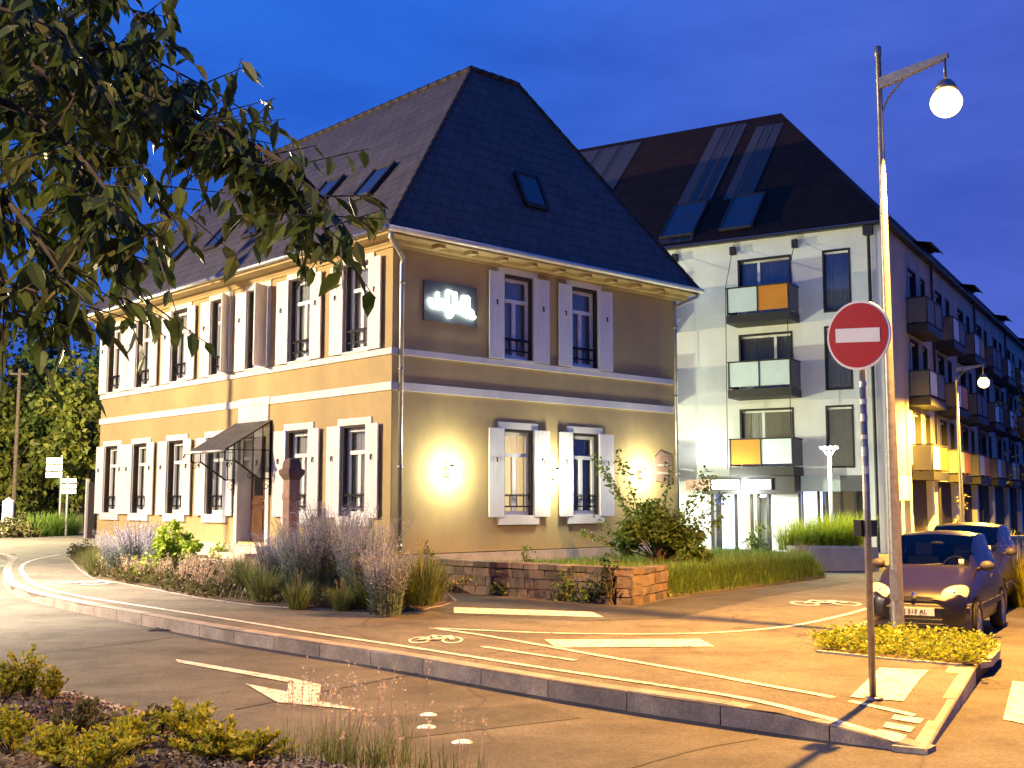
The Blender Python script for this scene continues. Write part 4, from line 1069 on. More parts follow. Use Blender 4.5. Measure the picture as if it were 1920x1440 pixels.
street_lamp('street lamp on the bend of the road left of the house', (-14.6, 22.8, .0), R(10), h=9.0, za=8.5, power=20000, col=(1.0, .78, .54), ang=116)
street_lamp('unseen street lamp added behind the near bed, left of the viewpoint', (-6.5, -3.0, .15), R(40), power=5600, col=(1.0, .74, .44), ang=164)  # added out of view to brighten the near bed, leaves and road sign
street_lamp('street lamp far along the road under the trees on the left', (-27.5, 49.0, .0), R(20), power=30000, col=(1.0, .84, .46), ang=None)
# pale T-shaped lamp posts of the courtyard
def court_lamp(lab, base, h, power):
    t = thing('courtyard_lamp', lab, 'lamp post', base, -SA, 'pale courtyard lamps')
    m = MB(); m.lathe([(.06, 0), (.055, h - .3), (.03, h)], seg=12); mk('post', m, 'frame_white', t, True)
    m = MB(); m.box(-.26, .26, -.07, .07, h, h + .035); m.bar((-.03, 0, h - .25), (-.2, 0, h), .03); m.bar((.03, 0, h - .25), (.2, 0, h), .03); hd = mk('head', m, 'frame_white', t)
    m = MB(); m.box(-.24, .24, -.06, .06, h - .035, h - .002); mk('diffuser', m, 'post_glow', hd)
    light('lamp_light', 'POINT', (0, -.25, h - .12), power, (.88, 1.0, .70), t, .12); return t
court_lamp('slim white T-shaped lamp post lit in front of the block entrance', (9.25, 33.0, .0), 3.5, 700)
court_lamp('slim white T-shaped lamp post in the courtyard behind the house', (-1.0, 38.4, .0), 3.9, 3700)

# ------------------------------------------------------------------ no-entry sign
sb = GP(1637, 1310)
sn = thing('no_entry_sign', 'round red no-entry sign with a white bar on a grey metal post', 'road sign', sb, R(-47))
hz = 3.44 - sb[2]
m = MB(); m.tube([(0, 0, 0), (0, 0, hz - .0)], .032, 12); m.lathe([(.09, .0), (.09, .012), (.05, .02)], seg=12); mk('post', m, 'galvanised', sn, True)
surf('disc_back', (.30, .30, .30), .5, .1, 6, 0)
def disc(m, r, y0, y1, cz, seg=48):
    o = len(m.v)
    for y in (y0, y1):
        for k in range(seg): m.v.append((r * math.cos(2 * math.pi * k / seg), y, cz + r * math.sin(2 * math.pi * k / seg)))
    m.f.append(tuple(o + k for k in range(seg))); m.f.append(tuple(o + seg + k for k in reversed(range(seg))))
    for k in range(seg): j = (k + 1) % seg; m.f.append((o + k, o + seg + k, o + seg + j, o + j))
m = MB(); disc(m, .322, -.058, -.036, hz); mk('rim', m, 'sign_white', sn)
m = MB(); disc(m, .300, -.064, -.0585, hz); dk_ = mk('disc', m, 'sign_red', sn)
m = MB(); m.box(-.225, .225, -.069, -.0645, hz - .065, hz + .065); m.v = [(x, y, z - x * .075) for x, y, z in m.v]; mk('bar', m, 'sign_white', sn)
m = MB()
for z in (hz + .16, hz - .16): m.box(-.05, .05, -.035, .04, z - .02, z + .02)
m.bar((0, -.03, hz - .2), (0, -.03, hz + .2), .02)
mk('bracket', m, 'zinc', sn)
# narrow stickers / cable along the post below the disc
for k in range(7):
    m = MB(); m.tube([(0, 0, 1.85 + k * .16), (0, 0, 1.85 + k * .16 + rnd.uniform(.03, .1))], .0335, 10, False); mk('tape', m, 'zinc_pale' if k % 2 else 'zinc', sn)
p = AT(1615, 992, 10.05)
m = MB(); m.box(-.11, -.034, -.05, .05, p[2] - sb[2] - .075, p[2] - sb[2] + .075); m.box(.034, .07, -.05, .05, p[2] - sb[2] - .075, p[2] - sb[2] + .075); mk('small_box', m, 'metal_dark', sn)

# direction signs beyond the road on the left
def direction_sign(lab, px0, px1, py0, py1, bot, Y, rows, offx):
    a, b = AT(px0, py1, Y), AT(px1, py0, Y); w_ = b[0] - a[0]; cx_ = (a[0] + b[0]) / 2
    t = thing('direction_sign', lab, 'road sign', (cx_ + offx * w_, Y, 0), 0, 'white direction signs by the road')
    m = MB(); m.tube([(0, .06, 0), (0, .06, b[2] + .1)], .075, 10); mk('post', m, 'galvanised', t)
    hh = (b[2] - a[2]) / rows
    for k in range(rows):
        m = MB(); z = a[2] + hh * k; m.box(-w_ / 2 - offx * w_, w_ / 2 - offx * w_, -.03, 0, z + .04, z + hh - .04); pn = mk('panel', m, 'sign_white', t)
        m = MB(); x = -w_ / 2 - offx * w_ + .12
        while x < w_ / 2 - offx * w_ - .15:
            l_ = rnd.uniform(.06, .11); m.box(x, x + l_, -.036, -.031, z + hh * .36, z + hh * rnd.uniform(.58, .68)); x += l_ + .035
        mk('lettering', m, 'sign_blue', pn)
direction_sign('taller white direction sign with dark lettering beside the far road', 86, 118, 857, 897, 958, 62, 3, .42)
direction_sign('lower white direction sign with dark lettering, right of the taller one', 115, 144, 896, 927, 955, 60, 3, -.12)
p = AT(25, 960, 64); lpole = thing('telegraph_pole', 'tall dark thin pole rising among the trees at the left edge', 'pole', (p[0], p[1], 0), 0)
m = MB(); m.tube([(0, 0, 0), (0, 0, 9.5)], [.13, .09], 10); mk('shaft', m, 'bark', lpole); m = MB(); m.bar((-.5, 0, 9.2), (.5, 0, 9.2), .1); mk('crossarm', m, 'bark', lpole)
p = AT(15, 958, 63); mpost = tag(None or mk('marker_post', (lambda m_: (m_.prism([(-.28, -.1), (.28, -.1), (.28, .1), (-.28, .1)], 0, 2.0), m_.poly((-.28, -.1, 2.0), (.28, -.1, 2.0), (0, 0, 2.2)), m_.poly((.28, .1, 2.0), (-.28, .1, 2.0), (0, 0, 2.2)), m_)[-1])(MB()), 'sign_white', None, False, (p[0], p[1], 0)), 'short white marker post at the left edge before the trees', 'post')
# concrete planters and street walls
def planter(a, b, dep, h, lab):
    t = thing('planter', lab, 'planter', a, math.atan2(b[1] - a[1], b[0] - a[0]), 'long concrete planters'); l_ = math.hypot(b[0] - a[0], b[1] - a[1])
    m = MB()
    for x0, x1, y0, y1 in ((0, l_, 0, .09), (0, l_, dep - .09, dep), (0, .09, .091, dep - .091), (l_ - .09, l_, .091, dep - .091)): m.box(x0, x1, y0, y1, 0, h)
    mk('box', m, 'concrete', t); m = MB(); m.box(.091, l_ - .091, .091, dep - .091, 0, h - .06); mk('soil', m, 'soil', t); return t
P1, P2 = G(1556, 1077, .0), G(1626, 1079, .0)
P1 = (P1[0], P1[1], .17); P2 = (P2[0], P2[1] + .1, .17)
planter(P1, P2, 1.4, .56, 'pale concrete planter of bright grass nearest the apartment entrance')
P3 = WW(-.5, -10.2, .17); planter((P2[0] + .06, P2[1] + .25, .17), P3, 1.2, .60, 'brownish concrete planter of bright grass behind the street lamp post')
cwl = thing('concrete_wall', 'low concrete wall along the far side of the street at the right edge', 'wall', AT(1852, 1022, 30.0)[:2] + (0,), R(14))
m = MB(); m.box(0, 9, 0, .25, 0, .95); mk('panel', m, 'concrete', cwl); m = MB(); m.box(-.02, 9.02, -.03, .28, .951, 1.03); mk('coping', m, 'concrete', cwl)

# ------------------------------------------------------------------ parked cars (local: x to the car's left as it faces us = viewer's right, y towards the rear, z up)
def car(lab, loc, rz, paintm, W=1.50, Ln=3.77, Ht=1.42, front=True):
    t = thing('parked_car', lab, 'car', loc, rz, 'cars parked along the street')
    sx = W / 1.64; sy = Ln / 3.77; sz = Ht / 1.42
    #        y     w_mid  zb   zmid  wbelt zbelt wroof zroof
    ST = [(0.00, .50, .30, .44, .46, .58, .30, .60), (0.05, .64, .25, .46, .60, .62, .42, .65), (0.16, .745, .21, .50, .68, .68, .50, .715), (0.40, .80, .19, .53, .72, .75, .54, .79),
          (0.75, .815, .18, .55, .74, .82, .56, .87), (1.10, .82, .18, .56, .745, .90, .62, .945), (1.16, .82, .18, .56, .745, .905, .625, .985), (1.45, .82, .18, .56, .74, .925, .61, 1.20),
          (1.80, .82, .18, .56, .735, .94, .60, 1.385), (2.10, .82, .18, .56, .735, .95, .605, 1.42), (2.46, .82, .18, .56, .735, .96, .605, 1.425), (2.53, .82, .18, .56, .735, .962, .605, 1.425), (2.95, .82, .18, .57, .73, .98, .59, 1.40),
          (3.22, .815, .20, .57, .72, .985, .52, 1.34), (3.50, .80, .23, .57, .70, .97, .50, 1.10), (3.62, .78, .26, .57, .67, .93, .49, .96), (3.72, .72, .30, .56, .62, .80, .45, .83), (3.77, .60, .36, .54, .52, .68, .35, .70)]
    def section(s):
        y, wm, zb, zm, wb, zb2, wr, zr = s
        half = [(0, zb), (wm * .80, zb), (wm * .955, zb + .06), (wm * .99, (zb + zm) * .5 + .03), (wm, zm), (wm * .985 + wb * .0, zm + (zb2 - zm) * .45), (wb, zb2), (wb + (wr - wb) * .45, zb2 + (zr - zb2) * .45), (wr, zr - (zr - zb2) * .06), (wr * .55, zr), (0, zr + .012)]
        return [(x * sx, y * sy, z * sz) for x, z in half]
    SEC = [section(s) for s in ST]; nk = len(SEC[0])
    def g(i, k, s): p = SEC[i][k]; return (p[0] * s, p[1], p[2])
    body, ws, side, rear = MB(), MB(), MB(), MB()
    for i in range(len(SEC) - 1):
        for k in range(nk - 1):
            for s in (1, -1):
                q = [g(i, k, s), g(i + 1, k, s), g(i + 1, k + 1, s), g(i, k + 1, s)]
                if s < 0: q.reverse()
                tgt = body
                if 6 <= i <= 7 and k >= 8: tgt = ws
                elif (8 <= i <= 9 or 11 <= i <= 12) and k in (6, 7): tgt = side
                elif i == 7 and k == 6 or (i == 7 and k == 7): tgt = side
                elif i == 13 and k >= 8: tgt = rear
                tgt.poly(*q)
    for s in (1, -1):
        q = [g(0, k, s) for k in range(nk)] ; body.poly(*(q if s < 0 else list(reversed(q))))
        q = [g(len(SEC) - 1, k, s) for k in range(nk)]; body.poly(*(q if s > 0 else list(reversed(q))))
    def weld(o, ang=32):
        import bmesh
        bm = bmesh.new(); bm.from_mesh(o.data); bmesh.ops.remove_doubles(bm, verts=bm.verts, dist=1e-4); bm.to_mesh(o.data); bm.free()
        for p in o.data.polygons: p.use_smooth = True
        try: o.data.set_sharp_from_angle(angle=R(ang))
        except Exception: pass
        return o
    bo = weld(mk('body', body, paintm, t), 40)
    sd = bo.modifiers.new('round', 'SUBSURF'); sd.levels = 2; sd.render_levels = 2
    weld(mk('windscreen', ws, 'car_glass', t)); weld(mk('rear_window', rear, 'car_glass', t))
    weld(mk('side_window', side, 'car_glass', t))
    # dark lining round the glass and cabin inside
    m = MB(); m.box(-.60 * sx, .60 * sx, 1.55 * sy, 3.3 * sy, .35, .55); cab = mk('cabin_floor', m, 'ink', t)
    m = MB(); m.box(-.66 * sx, .66 * sx, 1.12 * sy, 1.42 * sy, .78 * sz, .93 * sz); mk('dashboard', m, 'seat_cloth', t)
    for s in (-.33, .33):
        m = MB(); m.box(s * sx - .22, s * sx + .22, 2.25 * sy, 2.38 * sy, .5, 1.05 * sz); st = mk('seat', m, 'seat_cloth', t)
        m = MB(); m.box(s * sx - .12, s * sx + .12, 2.28 * sy, 2.36 * sy, 1.07 * sz, 1.25 * sz); mk('headrest', m, 'seat_cloth', st)
    m = MB(); m.lathe([(.175, -.012), (.19, 0), (.175, .012), (.165, 0), (.175, -.012)], seg=20); c_, s_ = math.cos(R(65)), math.sin(R(65))
    m.v = [(.33 * sx + x, 1.62 * sy + y * c_ - z * s_, .93 * sz + y * s_ + z * c_) for x, y, z in m.v]; mk('steering_wheel', m, 'ink', t, True)
    # wheels
    for s in (-1, 1):
        for yy in (.70, 3.12):
            cx = s * .735 * sx; r = .285
            def rot(m): m.v = [(cx + z * s, yy * sy + x, r + y) for x, y, z in m.v]
            m = MB(); m.lathe([(.19, -.085), (.25, -.09), (r - .01, -.07), (r, -.04), (r, .04), (r - .01, .07), (.25, .09), (.19, .085), (.19, -.085)], seg=28); rot(m); wh = mk('wheel', m, 'rubber', t, True)
            m = MB(); m.lathe([(0, .075), (.05, .08), (.07, .06), (.16, .055), (.18, .08), (.192, .084), (.192, .02), (0, .02)], seg=28)
            rot(m); mk('rim', m, 'rim_silver', wh, True)
            m = MB(); o = len(m.v)                             # dark arch
            for k in range(15):
                a = math.pi * k / 14; m.v.append((s * .828 * sx, yy * sy + .345 * math.cos(a), r + .345 * math.sin(a))); m.v.append((s * .828 * sx, yy * sy + .29 * math.cos(a), r + .29 * math.sin(a)))
            for k in range(14): m.f.append((2 * k, 2 * k + 2, 2 * k + 3, 2 * k + 1))
            mk('wheel_arch', m, 'rubber', t)
    # mirrors, trim
    for s in (-1, 1):
        m = MB(); m.ball((s * .885 * sx, 1.33 * sy, .98 * sz), (.10, .07, .075), 12, 8); m.bar((s * .72 * sx, 1.36 * sy, .93 * sz), (s * .84 * sx, 1.34 * sy, .97 * sz), .045); mi = mk('mirror', m, 'bumper_grey', t, True)
        m = MB(); m.box(s * .828 * sx - .012, s * .828 * sx + .012, 1.0 * sy, 2.85 * sy, .44, .52); mk('side_strip', m, 'bumper_grey', t)
        m = MB(); m.box(s * .822 * sx - .012, s * .822 * sx + .012, 2.05 * sy, 2.24 * sy, .80 * sz, .835 * sz); mk('door_handle', m, 'bumper_grey', t)
    # front face follows the nose of the body
    def nose(x, z, out=0.0):               # y of the front at lateral x
        a = abs(x) / (.80 * sx); return (.30 * a ** 3.2 + (.10 if z > .58 else .0) * max(0, (z - .55) / .2)) * sy - out
    def band(name, x0, x1, z0, z1, out, mat, n=14, par=t, top=.03):
        m = MB(); o = 0
        for i in range(n + 1):
            x = x0 + (x1 - x0) * i / n
            for z, oo in ((z0, out * .6), (z0 + .02, out), (z1 - .02, out), (z1, out * .5)): m.v.append((x, nose(x, .5, oo), z))
            m.v.append((x, nose(x, .5, -.12), z1)); m.v.append((x, nose(x, .5, -.12), z0))
        for i in range(n):
            for k in range(5): a = i * 6 + k; m.f.append((a, a + 6, a + 7, a + 1))
        return mk(name, m, mat, par, True)
    bp = band('front_bumper', -.80 * sx, .80 * sx, .22, .54 * sz, .03, 'bumper_grey', 20)
    band('bumper_strip', -.78 * sx, .78 * sx, .485, .525, .045, 'bumper_grey', 20, bp)
    band('air_intake', -.52 * sx, .52 * sx, .335, .375, .036, 'ink', 10, bp); band('air_intake', -.52 * sx, .52 * sx, .275, .315, .036, 'ink', 10, bp)
    m = MB(); o = 0
    for i in range(13):
        x = (-.46 + .92 * i / 12) * sx
        m.v.append((x, nose(x, .5, .012), (.568 + .0 * x) * sz)); m.v.append((x, nose(x, .5, .0), (.60 + .03 * (1 - (x / .46 / sx) ** 2)) * sz))
    for i in range(12): m.f.append((2 * i, 2 * i + 2, 2 * i + 3, 2 * i + 1))
    mk('grille', m, 'ink', t)
    m = MB(); yb = nose(0, .5, .03)
    m.add([(0, yb, .60 * sz), (.045, yb + .01, .645 * sz), (0, yb + .02, .69 * sz), (-.045, yb + .01, .645 * sz), (0, yb - .015, .645 * sz)], [(0, 1, 4), (1, 2, 4), (2, 3, 4), (3, 0, 4)]); mk('badge', m, 'chrome', t)
    for s in (-1, 1):                                              # big rounded headlamps
        m = MB(); nu, nv = 16, 5; o = 0
        cxh, czh = .575 * sx, .665 * sz
        for j in range(nv + 1):
            rr = 1 - j / nv
            for k in range(nu):
                a = 2 * math.pi * k / nu; ex_ = math.copysign(abs(math.cos(a)) ** .8, math.cos(a)); ez_ = math.copysign(abs(math.sin(a)) ** .8, math.sin(a))
                x = cxh + .185 * sx * rr * ex_; z = czh + .105 * sz * rr * ez_ + (.03 * ex_ * rr)
                y = nose(x, .5, 0) + max(0, z - .60) * .62 - .045 * math.sqrt(max(0, 1 - rr * rr)) - .012
                m.v.append((s * x, y, z))
        for j in range(nv):
            for k in range(nu): k2 = (k + 1) % nu; m.f.append((j * nu + k, j * nu + k2, (j + 1) * nu + k2, (j + 1) * nu + k))
        hl = mk('headlight', m, 'lens_clear', t, True)
        m = MB(); o = 0
        for k in range(nu + 1):
            a = 2 * math.pi * k / nu; ex_ = math.copysign(abs(math.cos(a)) ** .8, math.cos(a)); ez_ = math.copysign(abs(math.sin(a)) ** .8, math.sin(a))
            for f_ in (1.0, 1.09):
                x = cxh + .185 * sx * f_ * ex_; z = czh + .105 * sz * f_ * ez_ + .03 * ex_ * f_
                m.v.append((s * x, nose(x, .5, 0) + max(0, z - .60) * .62 - .014, z))
        for k in range(nu): m.f.append((2 * k, 2 * k + 2, 2 * k + 3, 2 * k + 1))
        mk('headlight_rim', m, 'ink', hl)
        m = MB(); m.ball((s * (cxh - .03), nose(cxh, .5, .03) + .05, czh - .005), (.055, .02, .055), 12, 8); mk('reflector', m, 'chrome', hl, True)
    m = MB(); m.box(-.26, .26, -.078, -.055, .405, .505); pt = mk('number_plate', m, 'plate_white', t)
    m = text_mesh('LJ 317 AL', .085, .002); m.v = [(x, -.081 - z, .455 + y) for x, y, z in m.v]; mk('plate_lettering', m, 'ink', pt)
    m = MB(); m.tube([(-.30 * sx, 1.155 * sy, .965 * sz), (.20 * sx, 1.165 * sy, 1.0 * sz)], .012, 6); m.tube([(.10 * sx, 1.15 * sy, .965 * sz), (.58 * sx, 1.2 * sy, .99 * sz)], .012, 6); mk('wiper', m, 'ink', t)
    m = MB(); m.box(.46 * sx, .54 * sx, 1.21 * sy, 1.215 * sy, .985 * sz, 1.07 * sz); mk('windscreen_sticker', m, 'plate_white', t)
    m = MB(); m.ball((0, 1.83 * sy, 1.26 * sz), (.11, .03, .035), 10, 6); mk('rear_view_mirror', m, 'ink', t, True)
    return t
fr = (5.42, 15.45, 0)
car('dark purple hatchback parked nose towards us right behind the street lamp', fr, -SA, 'car_purple', 1.39, 3.5, 1.47)
car('black car mostly hidden behind the purple hatchback', (fr[0] + SB[0] * 4.6 - .38, fr[1] + SB[1] * 4.6, 0), -SA, 'car_black', 1.50, 3.8, 1.52)

# ------------------------------------------------------------------ vegetation
RV = random.Random(21)
def U(a, b): return RV.uniform(a, b)
def root(name, lab, cat, p, group=None): return thing(name, lab, cat, p, U(0, 6.28), group)
def sage(p, h, sp, lab, n=170):
    t = root('russian_sage', lab, 'plant', p, 'lavender-flowered sage clumps in the front bed'); st, fl = MB(), MB()
    for i in range(n):
        az = U(0, 6.28); r = sp * .35 * math.sqrt(U(0, 1)); b = (r * math.cos(az), r * math.sin(az), 0); hh = h * U(.62, 1.05); ln = U(.02, .42) * sp / h * 1.1
        d = (math.cos(az + U(-.5, .5)), math.sin(az + U(-.5, .5)))
        P = lambda q: (b[0] + d[0] * ln * hh * (q * q * .8 + q * .4), b[1] + d[1] * ln * hh * (q * q * .8 + q * .4), hh * q)
        st.tube([P(0), P(.4), P(.75), P(1)], [.006, .005, .004, .002], 3, False)
        for k in range(14):
            q = U(.05, .62); a = U(0, 6.28); dd = vn((math.cos(a), math.sin(a), U(.3, 1.2))); st.leaf4(P(q), dd, perp(dd, RV), U(.06, .13), U(.012, .024))
        for k in range(44):
            q = U(.42, 1.0); a = U(0, 6.28); dd = vn((math.cos(a), math.sin(a), U(.2, 1.4))); l_ = U(.03, .17) * (1.25 - q)
            c = vadd(P(q), vmul(dd, l_ * U(.2, 1.0))); fl.leaf4(c, dd, perp(dd, RV), U(.018, .05), U(.006, .014))
    mk('stems', st, 'leaf_sage', t); mk('flower_spikes', fl, 'flower_sage', t); return t
def clump(p, h, sp, lab, name='grass_clump', mat='blade_green', n=150, grp=None, w=.014, plume=0, pm='straw', lean=.45):
    t = root(name, lab, 'grass', p, grp); m = MB(); f = MB()
    for i in range(n):
        az = U(0, 6.28); r = sp * .3 * math.sqrt(U(0, 1)); m.blade((r * math.cos(az), r * math.sin(az), 0), az + U(-.7, .7), U(.05, lean), h * U(.5, 1.05), w * U(.6, 1.2), U(.3, .9))
    for i in range(plume):
        az = U(0, 6.28); ln = U(.02, .35); hh = h * U(.85, 1.3); e = (ln * hh * math.cos(az), ln * hh * math.sin(az), hh)
        f.tube([(0, 0, 0), vmul(e, .5), e], [.004, .003, .002], 3, False)
        for k in range(16):
            c = vmul(e, U(.72, 1.0)); dd = vn((U(-1, 1), U(-1, 1), U(0, 1.5))); f.leaf4(c, dd, perp(dd, RV), U(.015, .04), U(.005, .012))
    mk('blades', m, mat, t)
    if plume: mk('seed_heads', f, pm, t)
    return t
def shrub(p, rx, ry, h, lab, name, cat, mat, n=900, ls=(.05, .09), grp=None, sprays=(), holes_=0.0, base=.0):
    t = root(name, lab, cat, p, grp); t.rotation_euler = (0, 0, 0); m = MB(); b = MB()
    tips = []
    for i in range(26):
        d = rdir(RV); d = (d[0], d[1], abs(d[2]) * .9 + .05); k = U(.45, .95)
        tip = (d[0] * rx * k, d[1] * ry * k, base + d[2] * h * k); tips.append(tip)
        b.tube([(U(-.05, .05), U(-.05, .05), 0), vadd(vmul(tip, .5), (U(-.06, .06), U(-.06, .06), .05)), tip], [.02, .012, .004], 4, False)
    for s_ in sprays:
        b.tube([(0, 0, .1), vmul(s_, .55), s_], [.016, .009, .003], 4, False)
        for k in range(int(vlen(s_) * 46)):
            q = U(.35, 1.02); c = vadd(vmul(s_, q), (U(-.09, .09), U(-.09, .09), U(-.09, .09))); d = vn((U(-1, 1), U(-1, 1), U(-.9, .3))); m.leaf(c, d, perp(d, RV), U(*ls), U(*ls) * .55)
    cl = [(vadd(q, vmul(rdir(RV), .12)), U(.12, .30)) for q in tips for _ in range(3)]
    for i in range(n):
        c, r = cl[RV.randrange(len(cl))]; q = vadd(c, vmul(rdir(RV), r * U(.3, 1.0) * max(rx, .3)))
        if q[2] < .03: q = (q[0], q[1], U(.03, .2))
        d = vn((U(-1, 1), U(-1, 1), U(-.8, .5))); m.leaf(q, d, perp(d, RV), U(*ls), U(*ls) * .6)
    mk('branches', b, 'bark', t); mk('foliage', m, mat, t); return t
def bedp(px, py):            # a spot on the sloping front bed
    z = .3
    for _ in range(6):
        p = G(px, py, z); dx, dy = p[0] - HX, p[1] - HY
        z = BZ(dx * math.cos(HA) + dy * math.sin(HA), -dx * math.sin(HA) + dy * math.cos(HA))
    return (p[0], p[1], z - .01)
sage(bedp(520, 1108), 1.05, .75, 'lavender-flowered sage clump left of the tallest one, under the stone pillar')
sage(bedp(572, 1118), 1.38, .95, 'tall lavender-flowered sage clump in front of the stone pillar')
sage(bedp(628, 1124), 1.52, 1.05, 'tallest lavender-flowered sage clump, in front of the nearest ground-floor window', 230)
sage(bedp(682, 1124), 1.42, .95, 'tall lavender-flowered sage clump just right of the tallest one')
sage(bedp(724, 1116), 1.0, .7, 'smaller lavender-flowered sage clump in front of the corner rain pipe', 110)
sage(bedp(258, 1072), 1.2, 1.0, 'grey-lilac sage clump at the left end of the front bed', 200)
sage(bedp(300, 1068), 1.0, .8, 'grey-lilac sage clump beside the lime-green shrub', 130)
sage(bedp(222, 1074), .95, .8, 'grey-lilac sage clump behind the spiky grass at the left end', 120)
for px, py, h, sp, lab in ((752, 1136, .95, .6, 'tall green grass clump under the corner of the house'), (790, 1128, .9, .6, 'green grass clump at the right end of the front bed'), (452, 1118, .72, .5, 'green grass clump between the russet plants and the sage'), (492, 1130, .66, .5, 'low green grass clump at the bed edge left of the sage'),
                           (560, 1140, .5, .45, 'short green grass tuft at the bed edge before the stone pillar'), (700, 1143, .55, .5, 'short green grass tuft at the bed edge before the tall sage'), (642, 1143, .42, .4, 'shortest green grass tuft at the bed edge'), (182, 1078, .75, .6, 'spiky pale grass clump at the left tip of the front bed'), (808, 1115, .7, .5, 'green grass clump at the left end of the garden wall')):
    clump(bedp(px, py), h, sp * 1.15, lab, n=260, grp='grass clumps in the front bed', plume=10, w=.018, lean=.5)
shrub(bedp(322, 1066), .72, .62, 1.35, 'bright lime-green shrub in front of the house', 'lime_shrub', 'shrub', 'leaf_lime', 2200, (.09, .15))
shrub(bedp(152, 1050), .55, .5, .55, 'dark low bush at the far left end of the front bed', 'dark_bush', 'shrub', 'leaf_dark', 500)
shrub(bedp(775, 1060), .45, .4, .6, 'small green bush at the house corner above the grass', 'corner_bush', 'shrub', 'leaf_bush', 500)
shrub(bedp(738, 1138), .30, .25, .38, 'low pale-leaved plant with yellowish leaves at the right end of the bed edge', 'pale_plant', 'plant', 'leaf_gold', 220, (.06, .10))
shrub(bedp(412, 1046), .35, .3, .45, 'small yellow-green plant beside the doorstep', 'step_plant', 'plant', 'leaf_lime', 240, (.05, .09))
def russet(p, s):
    t = root('russet_perennial', 'low russet-leaved perennial in the front bed', 'plant', p, 'russet perennials in the front bed'); m = MB(); f = MB()
    for i in range(230):
        d = rdir(RV); d = (d[0], d[1], abs(d[2])); c = vmul(d, s * U(.3, 1)); c = (c[0], c[1], c[2] * .9); dd = vn((d[0] + U(-.6, .6), d[1] + U(-.6, .6), U(-.2, .7))); m.leaf(c, dd, perp(dd, RV), U(.06, .11), U(.04, .07))
    for i in range(26):
        a = U(0, 6.28); e = (math.cos(a) * s * U(0, .8), math.sin(a) * s * U(0, .8), s * U(.9, 1.6)); f.tube([vmul(e, .3), e], [.004, .002], 3, False)
        for k in range(7): dd = rdir(RV); f.leaf4(vadd(e, (U(-.03, .03), U(-.03, .03), U(-.14, .02))), dd, perp(dd, RV), .028, .02)
    mk('leaves', m, 'leaf_russet', t); mk('flowers', f, 'flower_pink', t)
for px, py, s in ((232, 1088, .34), (262, 1094, .36), (300, 1100, .36), (338, 1106, .38), (378, 1114, .36), (420, 1120, .36), (350, 1085, .36), (392, 1092, .36), (430, 1096, .36), (310, 1084, .34), (462, 1092, .34), (200, 1080, .3), (500, 1085, .3), (370, 1070, .3), (440, 1075, .3)): russet(bedp(px, py), s)
m = MB()
for i in range(12500):
    y = U(-3.7, 15.5); q = U(.03, .8) ** 1.1
    if i > 6500: q = U(.02, .42)
    for (xa, ya), (xb, yb) in zip(bed_front, bed_front[1:]):
        if min(ya, yb) <= y <= max(ya, yb) and abs(ya - yb) > .01: xf = xa + (xb - xa) * (y - ya) / (yb - ya); break
    x = xf + (-.1 - xf) * q; p = HW(x, y, BZ(x, y) - .005)
    if RV.random() < .55: m.blade(p, U(0, 6.28), U(.1, .7), U(.06, .30) * (1.5 if i > 6500 else 1), U(.006, .014), U(.3, 1))
    else:
        for k in range(4): d = vn((U(-1, 1), U(-1, 1), U(.0, .9))); m.leaf4(vadd(p, (U(-.06, .06), U(-.06, .06), U(.02, .12))), d, perp(d, RV), U(.04, .09), U(.025, .05))
tag(mk('bed_undergrowth', m, 'undergrowth'), kind='stuff')
# weeds along the garden wall and the large bush behind its end
for px, py, h, lab in ((866, 1110, .42, 'small weed at the foot of the garden wall, leftmost'), (945, 1117, .55, 'leafy weed at the foot of the garden wall, second from the left'), (990, 1100, .95, 'tall thin weed growing up over the garden wall'), (1060, 1127, .62, 'broad green weed at the foot of the garden wall'), (1142, 1134, 1.0, 'tall dark weed against the right end of the garden wall'), (1108, 1130, .5, 'low dark weed left of the tall one at the wall end')):
    p = GP(px, py); shrub((p[0], p[1], .17), .26 if h < .9 else .2, .2, h, lab, 'wall_weed', 'weed', 'leaf_bush' if h != 1.0 else 'leaf_dark', 300, (.04, .09), 'weeds along the garden wall')
bp_ = HW(4.75, -3.0, .60)
shrub(bp_, 1.12, .95, 1.75, 'large spreading green bush behind the right end of the garden wall', 'large_bush', 'bush', 'leaf_bush', 7500, (.07, .13), None,
      [(-1.3, -.1, 2.3), (-1.1, .2, 2.0), (-.85, -.3, 2.35), (1.2, .2, 1.8), (1.45, .3, 1.5), (1.05, .1, 2.0), (-1.7, -.3, .75), (-1.3, -.2, .95), (.3, 0, 2.1), (1.4, 0, 1.0)])
# lawn behind the wall and the grass bank on its right
m = MB()
def inyard():
    while True:
        x, y = U(.7, 10.2), U(-5.3, -.1)
        if x < 2.6 and y < -4.7 + (2.6 - x) * -.25: continue
        if y < -4.85 + (x - 2.6) * .19: continue
        return x, y
for i in range(9000):
    x, y = inyard(); p = HW(x, y, .59); tall = 1.0 if y < -2 or x > 6 else .55
    m.blade(p, U(0, 6.28), U(.05, .5), U(.08, .24) * tall, U(.008, .016), U(.3, .9))
for i in range(9500):
    t_ = U(0, 1) ** .8; k = U(0, 3); i0 = int(k); f_ = k - i0; a, b = lerp(bank[i0], bank[i0 + 1], f_), lerp(bt[i0], bt[i0 + 1], f_)
    q = lerp(a, b, t_); m.blade(HW(q[0], q[1], .165 + .43 * t_), U(0, 6.28), U(.05, .7), U(.08, .30), U(.008, .017), U(.3, .9))
tag(mk('lawn_grass', m, 'blade_lawn'), kind='stuff')
clump(HW(10.6, -2.7, .3), .75, .6, 'tan dry grass tuft before the right column of the block entrance', mat='straw', n=120, w=.02)
